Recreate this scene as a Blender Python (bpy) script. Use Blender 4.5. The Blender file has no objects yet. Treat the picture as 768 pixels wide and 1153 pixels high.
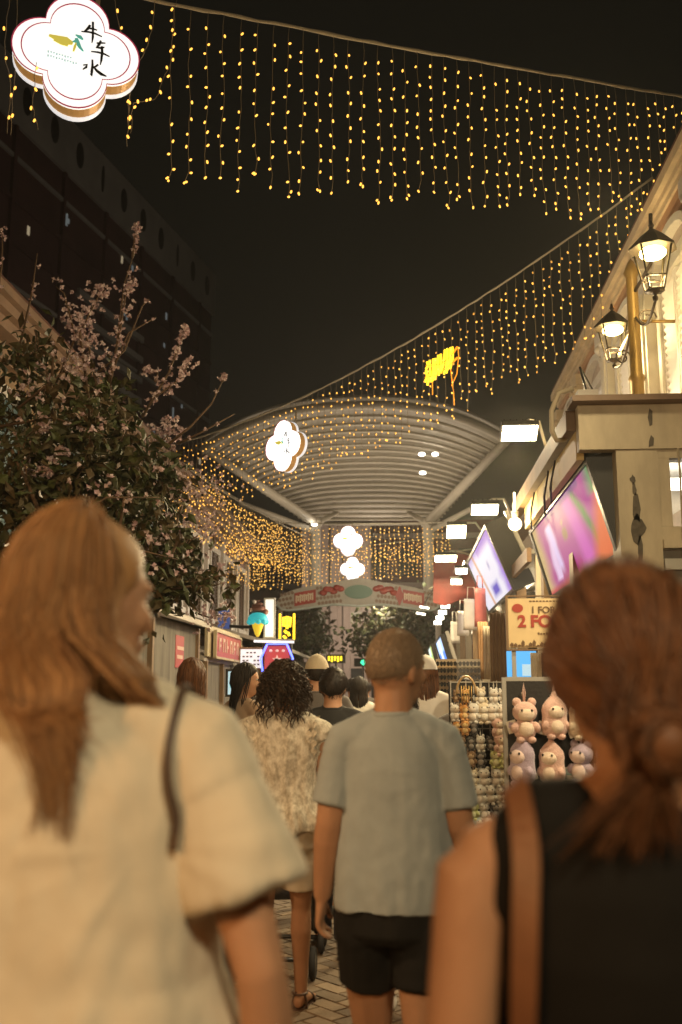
import bpy, bmesh, math, random
from mathutils import Vector, Matrix, noise
from mathutils.bvhtree import BVHTree
random.seed(7)
R = math.radians
PI = math.pi
sc = bpy.context.scene
COL = sc.collection
# ------------------------------------------------------------------ camera
F = 1121.0
CAM = Vector((0, 0, 1.5))
pitch = math.atan(203.5 / F)
yaw = math.atan(71 * math.cos(pitch) / F)
FW = Vector((-math.sin(yaw) * math.cos(pitch), math.cos(yaw) * math.cos(pitch), math.sin(pitch)))
RT = Vector((math.cos(yaw), math.sin(yaw), 0))
UP = RT.cross(FW)

def at(px, py, Y):
    """point at street depth Y seen at the photograph's (px, py); used to survey positions"""
    d = FW * F + RT * (px - 384) - UP * (py - 576.5)
    return CAM + d * (Y / d.y)

cd = bpy.data.cameras.new('camera')
cam = bpy.data.objects.new('camera', cd)
COL.objects.link(cam)
cam.location = CAM
cam.rotation_euler = (PI / 2 + pitch, 0, yaw)
cd.sensor_fit = 'VERTICAL'
cd.sensor_height = 36
cd.sensor_width = 24
cd.lens = 35
cd.clip_start = 0.05
cd.clip_end = 1500
cd.dof.use_dof = True
cd.dof.focus_distance = 8.0
cd.dof.aperture_fstop = 2.4
sc.camera = cam

# ------------------------------------------------------------------ materials
MATS = {}

def mat(name, col, rough=0.6, metal=0.0, var=0.0, vscale=8.0, bump=0.0, bscale=60.0, col2=None, stretch=(1, 1, 1),
        emit=None, estr=0.0, sample=True, island=False, sss=0.0, spec=None, sheen=0.0):
    if name in MATS:
        return MATS[name]
    m = bpy.data.materials.new(name)
    m.use_nodes = True
    nt = m.node_tree
    b = nt.nodes['Principled BSDF']
    b.inputs['Base Color'].default_value = (*col, 1)
    b.inputs['Roughness'].default_value = rough
    b.inputs['Metallic'].default_value = metal
    if spec is not None:
        b.inputs['Specular IOR Level'].default_value = spec
    if sss:
        b.inputs['Subsurface Weight'].default_value = sss
        b.inputs['Subsurface Radius'].default_value = (0.02, 0.008, 0.004)
        b.inputs['Subsurface Scale'].default_value = 0.5
    if sheen:
        b.inputs['Sheen Weight'].default_value = sheen
    if var or bump or col2:
        tc = nt.nodes.new('ShaderNodeTexCoord')
        mp = nt.nodes.new('ShaderNodeMapping')
        mp.inputs['Scale'].default_value = stretch
        nt.links.new(tc.outputs['Object'], mp.inputs['Vector'])
    if var or col2 or island:
        c2 = col2 if col2 else tuple(max(0, c * (1 - var)) for c in col)
        mx = nt.nodes.new('ShaderNodeMix')
        mx.data_type = 'RGBA'
        mx.inputs['A'].default_value = (*col, 1)
        mx.inputs['B'].default_value = (*c2, 1)
        if island:
            g = nt.nodes.new('ShaderNodeNewGeometry')
            nt.links.new(g.outputs['Random Per Island'], mx.inputs['Factor'])
        else:
            n = nt.nodes.new('ShaderNodeTexNoise')
            n.inputs['Scale'].default_value = vscale
            n.inputs['Detail'].default_value = 6
            n.inputs['Roughness'].default_value = 0.65
            nt.links.new(mp.outputs[0], n.inputs['Vector'])
            rp = nt.nodes.new('ShaderNodeMapRange')
            rp.inputs['From Min'].default_value = 0.36
            rp.inputs['From Max'].default_value = 0.64
            nt.links.new(n.outputs['Fac'], rp.inputs['Value'])
            nt.links.new(rp.outputs[0], mx.inputs['Factor'])
        nt.links.new(mx.outputs['Result'], b.inputs['Base Color'])
    if bump:
        n2 = nt.nodes.new('ShaderNodeTexNoise')
        n2.inputs['Scale'].default_value = bscale
        n2.inputs['Detail'].default_value = 4
        nt.links.new(mp.outputs[0], n2.inputs['Vector'])
        bp = nt.nodes.new('ShaderNodeBump')
        bp.inputs['Strength'].default_value = bump
        bp.inputs['Distance'].default_value = 0.01
        nt.links.new(n2.outputs['Fac'], bp.inputs['Height'])
        nt.links.new(bp.outputs[0], b.inputs['Normal'])
    if emit:
        b.inputs['Emission Color'].default_value = (*emit, 1)
        b.inputs['Emission Strength'].default_value = estr
        if not sample:
            m.cycles.emission_sampling = 'NONE'
    MATS[name] = m
    return m

def screen_mat(name, strength):
    m = bpy.data.materials.new(name)
    m.use_nodes = True
    nt = m.node_tree
    b = nt.nodes['Principled BSDF']
    a = nt.nodes.new('ShaderNodeAttribute')
    a.attribute_name = 'picture'
    b.inputs['Base Color'].default_value = (0.02, 0.02, 0.02, 1)
    b.inputs['Roughness'].default_value = 0.65
    b.inputs['Specular IOR Level'].default_value = 0.1
    nt.links.new(a.outputs['Color'], b.inputs['Emission Color'])
    b.inputs['Emission Strength'].default_value = strength
    return m

# ------------------------------------------------------------------ mesh builder
class MB:
    def __init__(s):
        s.v, s.f, s.m, s.sm = [], [], [], []

    def add(s, vs, fs, mi=0, smooth=False):
        o = len(s.v)
        s.v += [Vector(v) for v in vs]
        for f in fs:
            s.f.append([i + o for i in f])
            s.m.append(mi)
            s.sm.append(smooth)
        return s

    def box(s, c, size, rot=None, mi=0):
        hx, hy, hz = size[0] / 2, size[1] / 2, size[2] / 2
        vs = [Vector((x, y, z)) for x in (-hx, hx) for y in (-hy, hy) for z in (-hz, hz)]
        if rot is not None:
            vs = [rot @ v for v in vs]
        c = Vector(c)
        return s.add([v + c for v in vs], [(0, 1, 3, 2), (4, 6, 7, 5), (0, 4, 5, 1), (2, 3, 7, 6), (0, 2, 6, 4), (1, 5, 7, 3)], mi)

    def bb(s, x0, x1, y0, y1, z0, z1, mi=0):
        return s.box(((x0 + x1) / 2, (y0 + y1) / 2, (z0 + z1) / 2), (abs(x1 - x0), abs(y1 - y0), abs(z1 - z0)), None, mi)

    def bar(s, a, b, w, h, mi=0, up=Vector((0, 0, 1))):
        a, b = Vector(a), Vector(b)
        d = (b - a)
        L = d.length
        d.normalize()
        if abs(d.dot(up)) > 0.98:
            up = Vector((0, 1, 0))
        x = d.cross(up).normalized()
        z = x.cross(d)
        m = Matrix((x, d, z)).transposed()
        return s.box((a + b) / 2, (w, L, h), m, mi)

    def rings(s, rings, mi=0, smooth=True, cap=True):
        n = len(rings[0])
        vs = [p for r in rings for p in r]
        fs = []
        for k in range(len(rings) - 1):
            for i in range(n):
                j = (i + 1) % n
                fs.append((k * n + i, k * n + j, (k + 1) * n + j, (k + 1) * n + i))
        if cap:
            fs.append(tuple(reversed(range(n))))
            fs.append(tuple(range((len(rings) - 1) * n, len(rings) * n)))
        return s.add(vs, fs, mi, smooth)

    def tube(s, pts, rad, n=8, mi=0, flat=1.0, cap=True, ref=None):
        pts = [Vector(p) for p in pts]
        if not hasattr(rad, '__len__'):
            rad = [rad] * len(pts)
        x = None
        rs = []
        for i, p in enumerate(pts):
            t = (pts[min(i + 1, len(pts) - 1)] - pts[max(i - 1, 0)])
            if t.length < 1e-9:
                t = Vector((0, 0, 1))
            t.normalize()
            if x is None:
                r = ref if ref is not None else (Vector((1, 0, 0)) if abs(t.x) < 0.8 else Vector((0, 1, 0)))
                x = (r - t * r.dot(t)).normalized()
            else:
                x = (x - t * x.dot(t))
                x = x.normalized() if x.length > 1e-6 else t.orthogonal().normalized()
            y = t.cross(x)
            rs.append([p + x * (rad[i] * math.cos(2 * PI * k / n)) + y * (rad[i] * flat * math.sin(2 * PI * k / n)) for k in range(n)])
        return s.rings(rs, mi, True, cap)

    def loft(s, secs, n=20, mi=0, xf=None, pw=1.0):
        """horizontal elliptical sections (cx, cy, z, rx, ry)"""
        rs = []
        for cx, cy, z, rx, ry in secs:
            ring = []
            for k in range(n):
                a = 2 * PI * k / n
                ca, sa = math.cos(a), math.sin(a)
                if pw != 1.0:
                    ca = math.copysign(abs(ca) ** pw, ca)
                    sa = math.copysign(abs(sa) ** pw, sa)
                p = Vector((cx + rx * ca, cy + ry * sa, z))
                ring.append(xf @ p if xf else p)
            rs.append(ring)
        return s.rings(rs, mi)

    def ell(s, c, r, seg=14, rg=9, mi=0, rot=None):
        c = Vector(c)
        vs, fs = [], []
        for i in range(1, rg):
            t = PI * i / rg
            for k in range(seg):
                a = 2 * PI * k / seg
                v = Vector((r[0] * math.sin(t) * math.cos(a), r[1] * math.sin(t) * math.sin(a), -r[2] * math.cos(t)))
                vs.append((rot @ v if rot else v) + c)
        for w in (-1, 1):
            v = Vector((0, 0, w * r[2]))
            vs.append((rot @ v if rot else v) + c)
        b, t_ = len(vs) - 2, len(vs) - 1
        for i in range(rg - 2):
            for k in range(seg):
                j = (k + 1) % seg
                fs.append((i * seg + k, i * seg + j, (i + 1) * seg + j, (i + 1) * seg + k))
        for k in range(seg):
            j = (k + 1) % seg
            fs.append((b, j, k))
            fs.append((t_, (rg - 2) * seg + k, (rg - 2) * seg + j))
        return s.add(vs, fs, mi, True)

    def lathe(s, prof, c=(0, 0, 0), n=12, mi=0, smooth=True):
        c = Vector(c)
        return s.rings([[c + Vector((r * math.cos(2 * PI * k / n), r * math.sin(2 * PI * k / n), z)) for k in range(n)] for r, z in prof], mi, smooth)

    def prism(s, outline, d0, d1, M=None, mi=0):
        """outline in local x-z, extruded along local y from d0 to d1"""
        n = len(outline)
        vs = [Vector((x, d0, z)) for x, z in outline] + [Vector((x, d1, z)) for x, z in outline]
        if M:
            vs = [M @ v for v in vs]
        fs = [tuple(range(n)), tuple(reversed(range(n, 2 * n)))]
        for i in range(n):
            j = (i + 1) % n
            fs.append((j, i, n + i, n + j))
        return s.add(vs, fs, mi)

    def mesh(s, name, mats):
        me = bpy.data.meshes.new(name)
        me.from_pydata(s.v, [], s.f)
        for m in (mats if isinstance(mats, (list, tuple)) else [mats]):
            me.materials.append(m)
        me.polygons.foreach_set('material_index', s.m)
        me.polygons.foreach_set('use_smooth', s.sm)
        me.update()
        return me

    def build(s, name, mats, parent=None, fix=True):
        me = s.mesh(name, mats)
        if fix:
            bm = bmesh.new()
            bm.from_mesh(me)
            bmesh.ops.recalc_face_normals(bm, faces=bm.faces)
            bm.to_mesh(me)
            bm.free()
        o = bpy.data.objects.new(name, me)
        COL.objects.link(o)
        if parent:
            o.parent = parent
        return o

def tag(o, label=None, cat=None, group=None, kind=None):
    if label:
        n = len(label.split())
        assert 4 <= n <= 16, (n, label)
        o['label'] = label
    if cat:
        o['category'] = cat
    if group:
        o['group'] = group
    if kind:
        o['kind'] = kind
    return o

def empty(name, loc, label, cat, group=None, rz=0.0):
    o = bpy.data.objects.new(name, None)
    COL.objects.link(o)
    o.location = loc
    o.rotation_euler = (0, 0, rz)
    o.empty_display_size = 0.1
    return tag(o, label, cat, group)

def copy_tree(o, parent=None):
    c = o.copy()
    COL.objects.link(c)
    c.parent = parent
    for ch in list(o.children):
        copy_tree(ch, c)
    return c

def fuse(mb, name, m, parent, voxel, smooth=6, factor=0.5, disp=None):
    """one continuous surface from overlapping closed shapes"""
    o = mb.build(name, m, parent)
    md = o.modifiers.new('remesh', 'REMESH')
    md.mode = 'VOXEL'
    md.voxel_size = voxel
    md.use_smooth_shade = True
    if smooth:
        sm = o.modifiers.new('smooth', 'SMOOTH')
        sm.factor = factor
        sm.iterations = smooth
    dg = bpy.context.evaluated_depsgraph_get()
    me = bpy.data.meshes.new_from_object(o.evaluated_get(dg))
    o.modifiers.clear()
    old = o.data
    o.data = me
    bpy.data.meshes.remove(old)
    me.name = name
    if not me.materials:
        me.materials.append(m)
    if disp:
        for v in me.vertices:
            pass
        nrm = [v.normal.copy() for v in me.vertices]
        for v, nn in zip(me.vertices, nrm):
            v.co = v.co + nn * disp(v.co, nn)
    me.polygons.foreach_set('use_smooth', [True] * len(me.polygons))
    me.update()
    return o

def bvh(o):
    me = o.data
    return BVHTree.FromPolygons([v.co for v in me.vertices], [p.vertices[:] for p in me.polygons])

def text(name, body, size, m, parent, M, ext=0.002, bold=0.0, align='LEFT'):
    cu = bpy.data.curves.new(name, 'FONT')
    cu.body = body
    cu.size = size
    cu.extrude = ext
    cu.offset = bold
    cu.align_x = align
    t = bpy.data.objects.new(name, cu)
    COL.objects.link(t)
    dg = bpy.context.evaluated_depsgraph_get()
    me = bpy.data.meshes.new_from_object(t.evaluated_get(dg))
    bpy.data.objects.remove(t)
    bpy.data.curves.remove(cu)
    me.transform(M)
    me.materials.clear()
    me.materials.append(m)
    o = bpy.data.objects.new(name, me)
    COL.objects.link(o)
    o.parent = parent
    return o

ORD = ['top', 'second', 'third', 'fourth', 'fifth', 'sixth', 'seventh', 'eighth', 'ninth', 'tenth']
ORC = ['first', 'second', 'third', 'fourth', 'fifth', 'sixth', 'seventh', 'eighth', 'ninth', 'tenth']

def lamp(name, kind, loc, energy, col, size=0.3, sy=None, aim=None, spot=None, parent=None):
    l = bpy.data.lights.new(name, kind)
    l.energy = energy
    l.color = col
    if kind == 'AREA':
        l.shape = 'RECTANGLE'
        l.size = size
        l.size_y = sy or size
    else:
        l.shadow_soft_size = size
    if spot:
        l.spot_size = spot
        l.spot_blend = 0.6
    o = bpy.data.objects.new(name, l)
    COL.objects.link(o)
    o.location = loc
    if aim is not None:
        o.rotation_euler = (Vector(aim) - Vector(loc)).to_track_quat('-Z', 'Y').to_euler()
    return o
# ------------------------------------------------------------------ people
def hand(mb, w, d, n, a, s, curl=1.0, spread=0.0):
    d, n, a = d.normalized(), n.normalized(), a.normalized()
    rs = []
    for t, ra, rn in ((-0.02, .025, .019), (0.0, .027, .019), (.03, .037, .017), (.06, .041, .0145), (.088, .040, .012)):
        c = w + d * t * s
        rs.append([c + a * (ra * s * math.cos(2 * PI * k / 12)) + n * (rn * s * math.sin(2 * PI * k / 12)) for k in range(12)])
    mb.rings(rs)
    for i, L in enumerate((.070, .079, .073, .057)):
        off = (.031 - .0207 * i) * s
        p = w + d * (.075 - .004 * abs(i - 1)) * s + a * off
        ang = 0.0
        pts, rad = [p], [.0092 * s]
        for k, (fr, cu) in enumerate(((.45, 18), (.32, 34), (.23, 26))):
            ang += R(cu * curl)
            dd = d * math.cos(ang) + n * math.sin(ang) + a * (.10 * (1.2 - i) * (0.4 + spread))
            p = p + dd.normalized() * (L * fr * s)
            pts.append(p)
            rad.append((.0086, .0079, .0066)[k] * s)
        mb.tube(pts, rad, 8)
    p = w + d * .018 * s + a * .026 * s
    pts = [p]
    for L, dv in ((.036, d * .75 + a * .62 + n * .25), (.030, d * .9 + a * .28 + n * .4), (.024, d * .93 + a * .1 + n * .5)):
        p = p + dv.normalized() * L * s
        pts.append(p)
    mb.tube(pts, [.0125 * s, .0108 * s, .0098 * s, .0075 * s], 8)

SKIN = mat('skin', (0.50, 0.275, 0.165), 0.58, var=0.10, vscale=14, bump=0.05, bscale=220, sss=0.12, spec=0.22)
SKIN2 = mat('skin_tan', (0.42, 0.225, 0.13), 0.5, var=0.12, vscale=14, bump=0.05, bscale=220, sss=0.1, spec=0.22)
EYE = mat('eye_white', (0.55, 0.52, 0.48), 0.25)

def hair_mat(name, a, b):
    m = mat(name, a, 0.52, col2=b, island=True, spec=0.28)
    return m

HAIR_AUBURN = hair_mat('hair_light_brown', (0.50, 0.27, 0.115), (0.17, 0.082, 0.034))
HAIR_AUBURN_DARK = hair_mat('hair_brown_streak', (0.27, 0.13, 0.054), (0.10, 0.047, 0.019))
HAIR_BROWN = hair_mat('hair_brown', (0.19, 0.082, 0.035), (0.06, 0.026, 0.012))
HAIR_BLACK = hair_mat('hair_black', (0.026, 0.018, 0.013), (0.012, 0.009, 0.007))
HAIR_GREY = hair_mat('hair_cropped', (0.33, 0.235, 0.155), (0.20, 0.14, 0.092))
HAIR_DARK = hair_mat('hair_dark_brown', (0.060, 0.036, 0.021), (0.022, 0.014, 0.009))

class Person:
    def __init__(s, label, x, y, H, yaw=0.0, sex='m', voxel=0.012, head_yaw=0.0, head_pitch=0.0, skin=SKIN, stride=0.0, arms=None, wide=1.0, group=None, lift=0.0, hs=1.0, lm=1.0):
        s.s = H / 1.7
        s.sex, s.voxel, s.hy, s.hp = sex, voxel, head_yaw, head_pitch
        k = s.s
        fem = sex == 'f'
        w = wide
        if fem:
            secs = [(0, 0, .78, .135, .10), (0, -.01, .86, .172, .125), (0, -.012, .93, .175, .122), (0, 0, 1.02, .145, .10), (0, .005, 1.09, .128, .092),
                    (0, .005, 1.18, .142, .102), (0, .008, 1.27, .158, .11), (0, 0, 1.34, .160, .095), (0, -.008, 1.385, .135, .075), (0, -.012, 1.42, .085, .058), (0, -.01, 1.46, .05, .05)]
            s.sh = .172 * w
            nr = .047
        else:
            secs = [(0, 0, .78, .14, .105), (0, -.01, .88, .172, .125), (0, -.005, .97, .168, .12), (0, 0, 1.06, .160, .118), (0, .005, 1.18, .172, .122),
                    (0, .005, 1.28, .186, .125), (0, 0, 1.35, .185, .108), (0, -.008, 1.395, .150, .085), (0, -.012, 1.43, .095, .066), (0, -.01, 1.47, .06, .06)]
            s.sh = .192 * w
            nr = .058
        s.secs = [(a * k, b * k, z * k, rx * w * k, ry * w * k) for a, b, z, rx, ry in secs]
        mb = MB()
        mb.loft(s.secs, 24)
        mb.tube([(0, -.014 * k, 1.40 * k), (0, -.008 * k, 1.48 * k), (0, .004 * k, 1.56 * k)], [nr * 1.18 * k, nr * k * (.5 + lm / 2), nr * .98 * k * (.5 + lm / 2)], 16)
        # head
        hm = MB()
        hc = Vector((0, .012, 1.592))
        s.hc = hc * k
        hm.ell(hc, (.074, .094, .108), 20, 14)
        hm.ell((0, .045, 1.535), (.056, .055, .062), 16, 10)
        hm.ell((0, .075, 1.498), (.026, .022, .022), 10, 8)
        hm.tube([(0, .100, 1.592), (0, .118, 1.565), (0, .122, 1.553), (0, .100, 1.546)], [.008, .012, .014, .010], 8)
        hm.ell((0, .101, 1.524), (.024, .010, .006), 10, 6)
        hm.ell((0, .100, 1.514), (.021, .010, .0065), 10, 6)
        for sx in (-1, 1):
            hm.ell((sx * .074, .004, 1.572), (.011, .022, .033), 10, 8, rot=Matrix.Rotation(R(18) * sx, 3, 'Z') @ Matrix.Rotation(R(-10), 3, 'X'))
            hm.ell((sx * .034, .088, 1.606), (.022, .014, .008), 8, 6)
            hm.ell((sx * .044, .070, 1.560), (.024, .026, .022), 8, 6)
        s.hrot = Matrix.Translation(Vector((0, 0, 1.47 * k))) @ Matrix.Rotation(head_yaw, 4, 'Z') @ Matrix.Rotation(head_pitch, 4, 'X') @ Matrix.Scale(hs, 4) @ Matrix.Translation(Vector((0, 0, -1.47 * k)))
        mb.add([s.hrot @ (v * k) for v in hm.v], hm.f, 0, True)
        # arms
        s.arm = {}
        arms = arms or {}
        for sx, key in ((-1, 'L'), (1, 'R')):
            el, wr = arms.get(key, ((.045, -.03, 1.09), (.06, .05, .85)))
            sh = Vector((sx * (s.sh - .008), -.004, 1.372))
            el = Vector((sx * (s.sh + el[0]), el[1], el[2]))
            wr = Vector((sx * (s.sh + wr[0]), wr[1], wr[2]))
            r0 = .050 if fem else .056
            g = (.84 if fem else 1.0) * lm
            inn = Vector((sx * (s.sh - .07), -.006, 1.358))
            pts = [inn, sh + Vector((-sx * .022, 0, -.004)), sh + Vector((sx * .008, 0, -.030)), sh.lerp(el, .25), sh.lerp(el, .55), el, el.lerp(wr, .22), el.lerp(wr, .6), wr]
            mb.tube([Vector((sx * .035, -.018, 1.435)) * k, Vector((sx * (s.sh * .55), -.014, 1.405)) * k, (sh + Vector((-sx * .012, 0, -.004))) * k, sh.lerp(el, .18) * k], [.036 * k, .045 * g / lm * k, .053 * g / lm * k, .053 * g / lm * k], 14)
            mb.tube([p * k for p in pts], [q * k for q in (.042 * g, .053 * g / lm, .057 * g / lm, .056 * g / lm, .050 * g, .040 * g, .042 * g, .034 * g, .025 * g)], 14)
            d = (wr - el).normalized()
            n = Vector((-sx, 0, 0))
            n = (n - d * n.dot(d)).normalized()
            a = n.cross(d) * sx
            if a.y < 0:
                a = -a
            hand(mb, wr * k, d, n, a, k * (0.9 if fem else 1.0), 1.0)
            s.arm[key] = (sh * k, el * k, wr * k)
        # legs
        s.foot = {}
        for sx, key, ph in ((-1, 'L', 1), (1, 'R', -1)):
            dy = stride * ph
            hip = Vector((sx * .088, 0, .86))
            ank = Vector((sx * .085, dy, .085 + (lift if dy < 0 else 0)))
            kn = hip.lerp(ank, .49) + Vector((0, .035 + abs(dy) * .12, 0))
            g = (.95 if fem else 1.0) * lm
            pts = [hip + Vector((0, 0, .06)), hip.lerp(kn, .15), hip.lerp(kn, .55), kn, kn.lerp(ank, .28) + Vector((0, -.012, 0)), kn.lerp(ank, .65), ank, ank - Vector((0, 0, .05))]
            mb.tube([p * k for p in pts], [q * k for q in (.080 * g, .089 * g, .074 * g, .054 * g, .057 * g, .043 * g, .035 * g, .034 * g)], 14)
            fx = ank.x
            fs = []
            for t, hw, hh, zc in ((-.055, .020, .02, .025), (-.035, .031, .034, .036), (.02, .034, .038, .040), (.08, .040, .026, .028), (.13, .044, .018, .020), (.165, .040, .013, .015), (.185, .024, .009, .011)):
                fs.append([Vector((fx + hw * math.cos(2 * PI * q / 12) + sx * t * .12, dy + t, ank.z - .085 + zc + hh * math.sin(2 * PI * q / 12))) * k for q in range(12)])
            mb.rings(fs)
            s.foot[key] = Vector((fx, dy, ank.z - .085)) * k
            s.__dict__['leg' + key] = (hip * k, kn * k, ank * k)
        s.o = fuse(mb, 'person', skin, None, voxel, 5)
        s.o.location = (x, y, 0)
        s.o.rotation_euler = (0, 0, yaw)
        tag(s.o, label, 'person', group)
        for sx in (-1, 1):
            e = MB().ell(s.hrot @ (Vector((sx * .033, .089, 1.594)) * k), (.0125 * k, .012 * k, .008 * k), 10, 7).build('eye', EYE, s.o)

    # ---- clothing
    def folds(s, amp, fx=9.0, fz=1.6, seed=0.0, grow=None):
        k = s.s
        def ridge(v):
            return 1 - abs(v) * 2.2
        def f(p, n):
            q = Vector((p.x * fx + seed, p.y * fx + seed * .7, p.z * fz))
            a = noise.noise(q) + .55 * noise.noise(q * 2.1 + Vector((3, 1, 5))) + .25 * noise.noise(Vector((p.x * 31, p.y * 31, p.z * 22 + seed)))
            # drag lines from each armpit towards the spine and the hem
            sd = 1 if p.x > 0 else -1
            dx, dz = abs(p.x) - .15 * k, p.z - 1.26 * k
            an = math.atan2(dx, -dz)
            rr = math.hypot(dx, dz)
            b = max(0, noise.noise(Vector((an * 3.4 + sd * 5 + seed, rr * 1.7, seed * .3)))) * min(1, rr * 7) * max(0, 1.1 - rr * 1.5)
            g = grow(p) if grow else 1.0
            return amp * (a * g + .45 * b)
        return f

    def tee(s, m, hem=.76, sl=.62, ease=.012, flare=.02, sleeve=(.066, .078), amp=.007, name='tee_shirt', drop=0.0, seed=1.0, fx=9.0, fz=1.6, voxel=None):
        k = s.s
        secs = []
        for cx, cy, z, rx, ry in s.secs:
            if z / k < hem + .02 or z / k > 1.44:
                continue
            t = max(0, (1.30 - z / k) / .5)
            lo = max(rx, .160 * k) if s.sex == 'm' else max(rx, .152 * k)
            if z / k > 1.30:
                lo = rx
            secs.append((cx, cy, z, lo + (ease + flare * t) * k, ry + (ease + .006 + flare * t) * k))
        f = secs[0]
        secs = [(f[0], f[1], hem * k, f[3] + .003, f[4] + .003)] + secs
        l = secs[-1]
        nr = .058 if s.sex == 'm' else .052
        secs.append((0, -.010 * k, 1.452 * k, (nr + .016) * k, (nr + .012) * k))
        mb = MB().loft(secs, 28)
        for sx, key in ((-1, 'L'), (1, 'R')):
            sh, el, wr = s.arm[key]
            inn = Vector((sx * .10 * k, -.008 * k, 1.385 * k))
            e = sh.lerp(el, sl) if sl <= 1 else el.lerp(wr, sl - 1)
            out = Vector((sx * drop, 0, 0)) * k
            mb.tube([Vector((sx * .035, -.018, 1.432)) * k, Vector((sx * (s.sh * .55), -.014, 1.404)) * k, sh + Vector((-sx * .010, 0, -.002)) * k, sh.lerp(el, .2)], [(.036 + ease * .8) * k, (.045 + ease) * k, (.055 + ease) * k, (.055 + ease) * k], 16)
            mb.tube([inn, sh + Vector((0, 0, -.004 * k)), sh.lerp(e, .35) + out * .6, e + out], [(.058 + ease) * k, sleeve[0] * k, (sleeve[0] + sleeve[1]) / 2 * k, sleeve[1] * k], 18)
        nb = []
        for q in range(29):
            a_ = 2 * PI * q / 28
            nb.append(Vector((0 + (nr + .012) * math.cos(a_), -.010 + (nr + .007) * math.sin(a_), 1.448 - .012 * max(0, math.sin(a_)))) * k)
        o = fuse(mb, name, m, s.o, voxel or s.voxel, 5, disp=s.folds(amp * k, fx / k, fz / k, seed, lambda p: .35 + min(1.3, max(0, (1.40 * k - p.z) * 2.2 / k))))
        tr_ = bvh(s.o)
        for v in o.data.vertices:      # the cloth always lies outside the skin
            loc, n, i_, d = tr_.find_nearest(v.co, .03)
            if loc is not None:
                sd_ = (v.co - loc).dot(n)
                if -.022 < sd_ < .004:
                    v.co = loc + n * .0045
        o.data.update()
        MB().tube(nb, .0075 * k, 8, flat=1.5, cap=False).build('neckband', m, o)
        return o

    def tank(s, m, hem=.80, ease=.009, amp=.003, name='tank_top', narrow=.118, seed=2.0):
        k = s.s
        secs = []
        for cx, cy, z, rx, ry in s.secs:
            zz = z / k
            if zz < hem or zz > 1.39:
                continue
            if zz < 1.30:
                secs.append((cx, cy, z, rx + ease * k, ry + (ease + .002) * k))
            elif zz < 1.36:
                secs.append((cx, cy, z, (narrow + .018) * k, ry + (ease + .004) * k))
            else:
                secs.append((cx, cy, z, narrow * .99 * k, ry + (ease + .004) * k))
        f = secs[0]
        secs = [(f[0], f[1], (hem - .01) * k, f[3], f[4])] + secs
        secs.append((0, -.010 * k, 1.412 * k, .112 * k, .074 * k))
        secs.append((0, -.012 * k, 1.432 * k, .082 * k, .062 * k))
        mb = MB().loft(secs, 28)
        for sx in (-1, 1):
            mb.tube([Vector((sx * .050, -.016, 1.412)) * k, Vector((sx * (s.sh * .55), -.014, 1.403)) * k, Vector((sx * (s.sh - .066), -.008, 1.388)) * k, Vector((sx * (s.sh - .068), -.004, 1.32)) * k], [(.040 + ease) * k, (.047 + ease) * k, (.050 + ease) * k, (.060 + ease) * k], 16)
        return fuse(mb, name, m, s.o, s.voxel, 4, disp=s.folds(amp * k, 10, 3, seed))

    def shorts(s, m, top=1.0, hem=.50, ease=.02, flare=.03, name='shorts', amp=.006):
        k = s.s
        mb = MB()
        secs = [(cx, cy, z, rx + ease * .7 * k, ry + ease * .7 * k) for cx, cy, z, rx, ry in s.secs if .82 <= z / k <= top]
        f = secs[0]
        mb.loft([(0, f[1], .77 * k, f[3] * .82, f[4] * .8), (0, f[1], .80 * k, f[3] * .98, f[4] * 1.0)] + secs, 24)
        for key in 'LR':
            hip, kn, ank = s.__dict__['leg' + key]
            def pz(z):
                if z > kn.z:
                    return kn.lerp(hip, (z - kn.z) / (hip.z - kn.z))
                return ank.lerp(kn, (z - ank.z) / (kn.z - ank.z))
            zs = [.90 * k, .80 * k, .68 * k, hem * k] if hem > .3 else [.90 * k, .80 * k, .62 * k, .48 * k, .3 * k, hem * k]
            base = [.080, .092, .082, .070, .062, .055]
            if hem > .3:
                rr = [(b + ease) * k for b in (.078, .090, .086)] + [(.078 + ease * .6 + flare * .5) * k]
            else:
                rr = [(b + ease * .8) * k for b in base]
            mb.tube([pz(z) for z in zs], rr[:len(zs)], 16)
        o = fuse(mb, name, m, s.o, s.voxel, 4, disp=s.folds(amp * k, 12, 4, 4.0))
        tr_ = bvh(s.o)
        for v in o.data.vertices:
            loc, n, i_, d = tr_.find_nearest(v.co, .03)
            if loc is not None and -.022 < (v.co - loc).dot(n) < .004:
                v.co = loc + n * .0045
        o.data.update()
        return o

    def shoes(s, m, name='shoe'):
        k = s.s
        for key in 'LR':
            f = s.foot[key]
            sx = -1 if key == 'L' else 1
            rs = []
            for t, hw, hh in ((-.075, .022, .05), (-.055, .037, .075), (0, .042, .085), (.06, .046, .062), (.12, .050, .046), (.175, .045, .036), (.205, .022, .022)):
                rs.append([f + Vector((hw * math.cos(2 * PI * q / 14) + sx * t * .12, t, hh / 2 + hh / 2 * math.sin(2 * PI * q / 14))) * k for q in range(14)])
            sh = MB().rings(rs).build(name, m, s.o)

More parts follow.
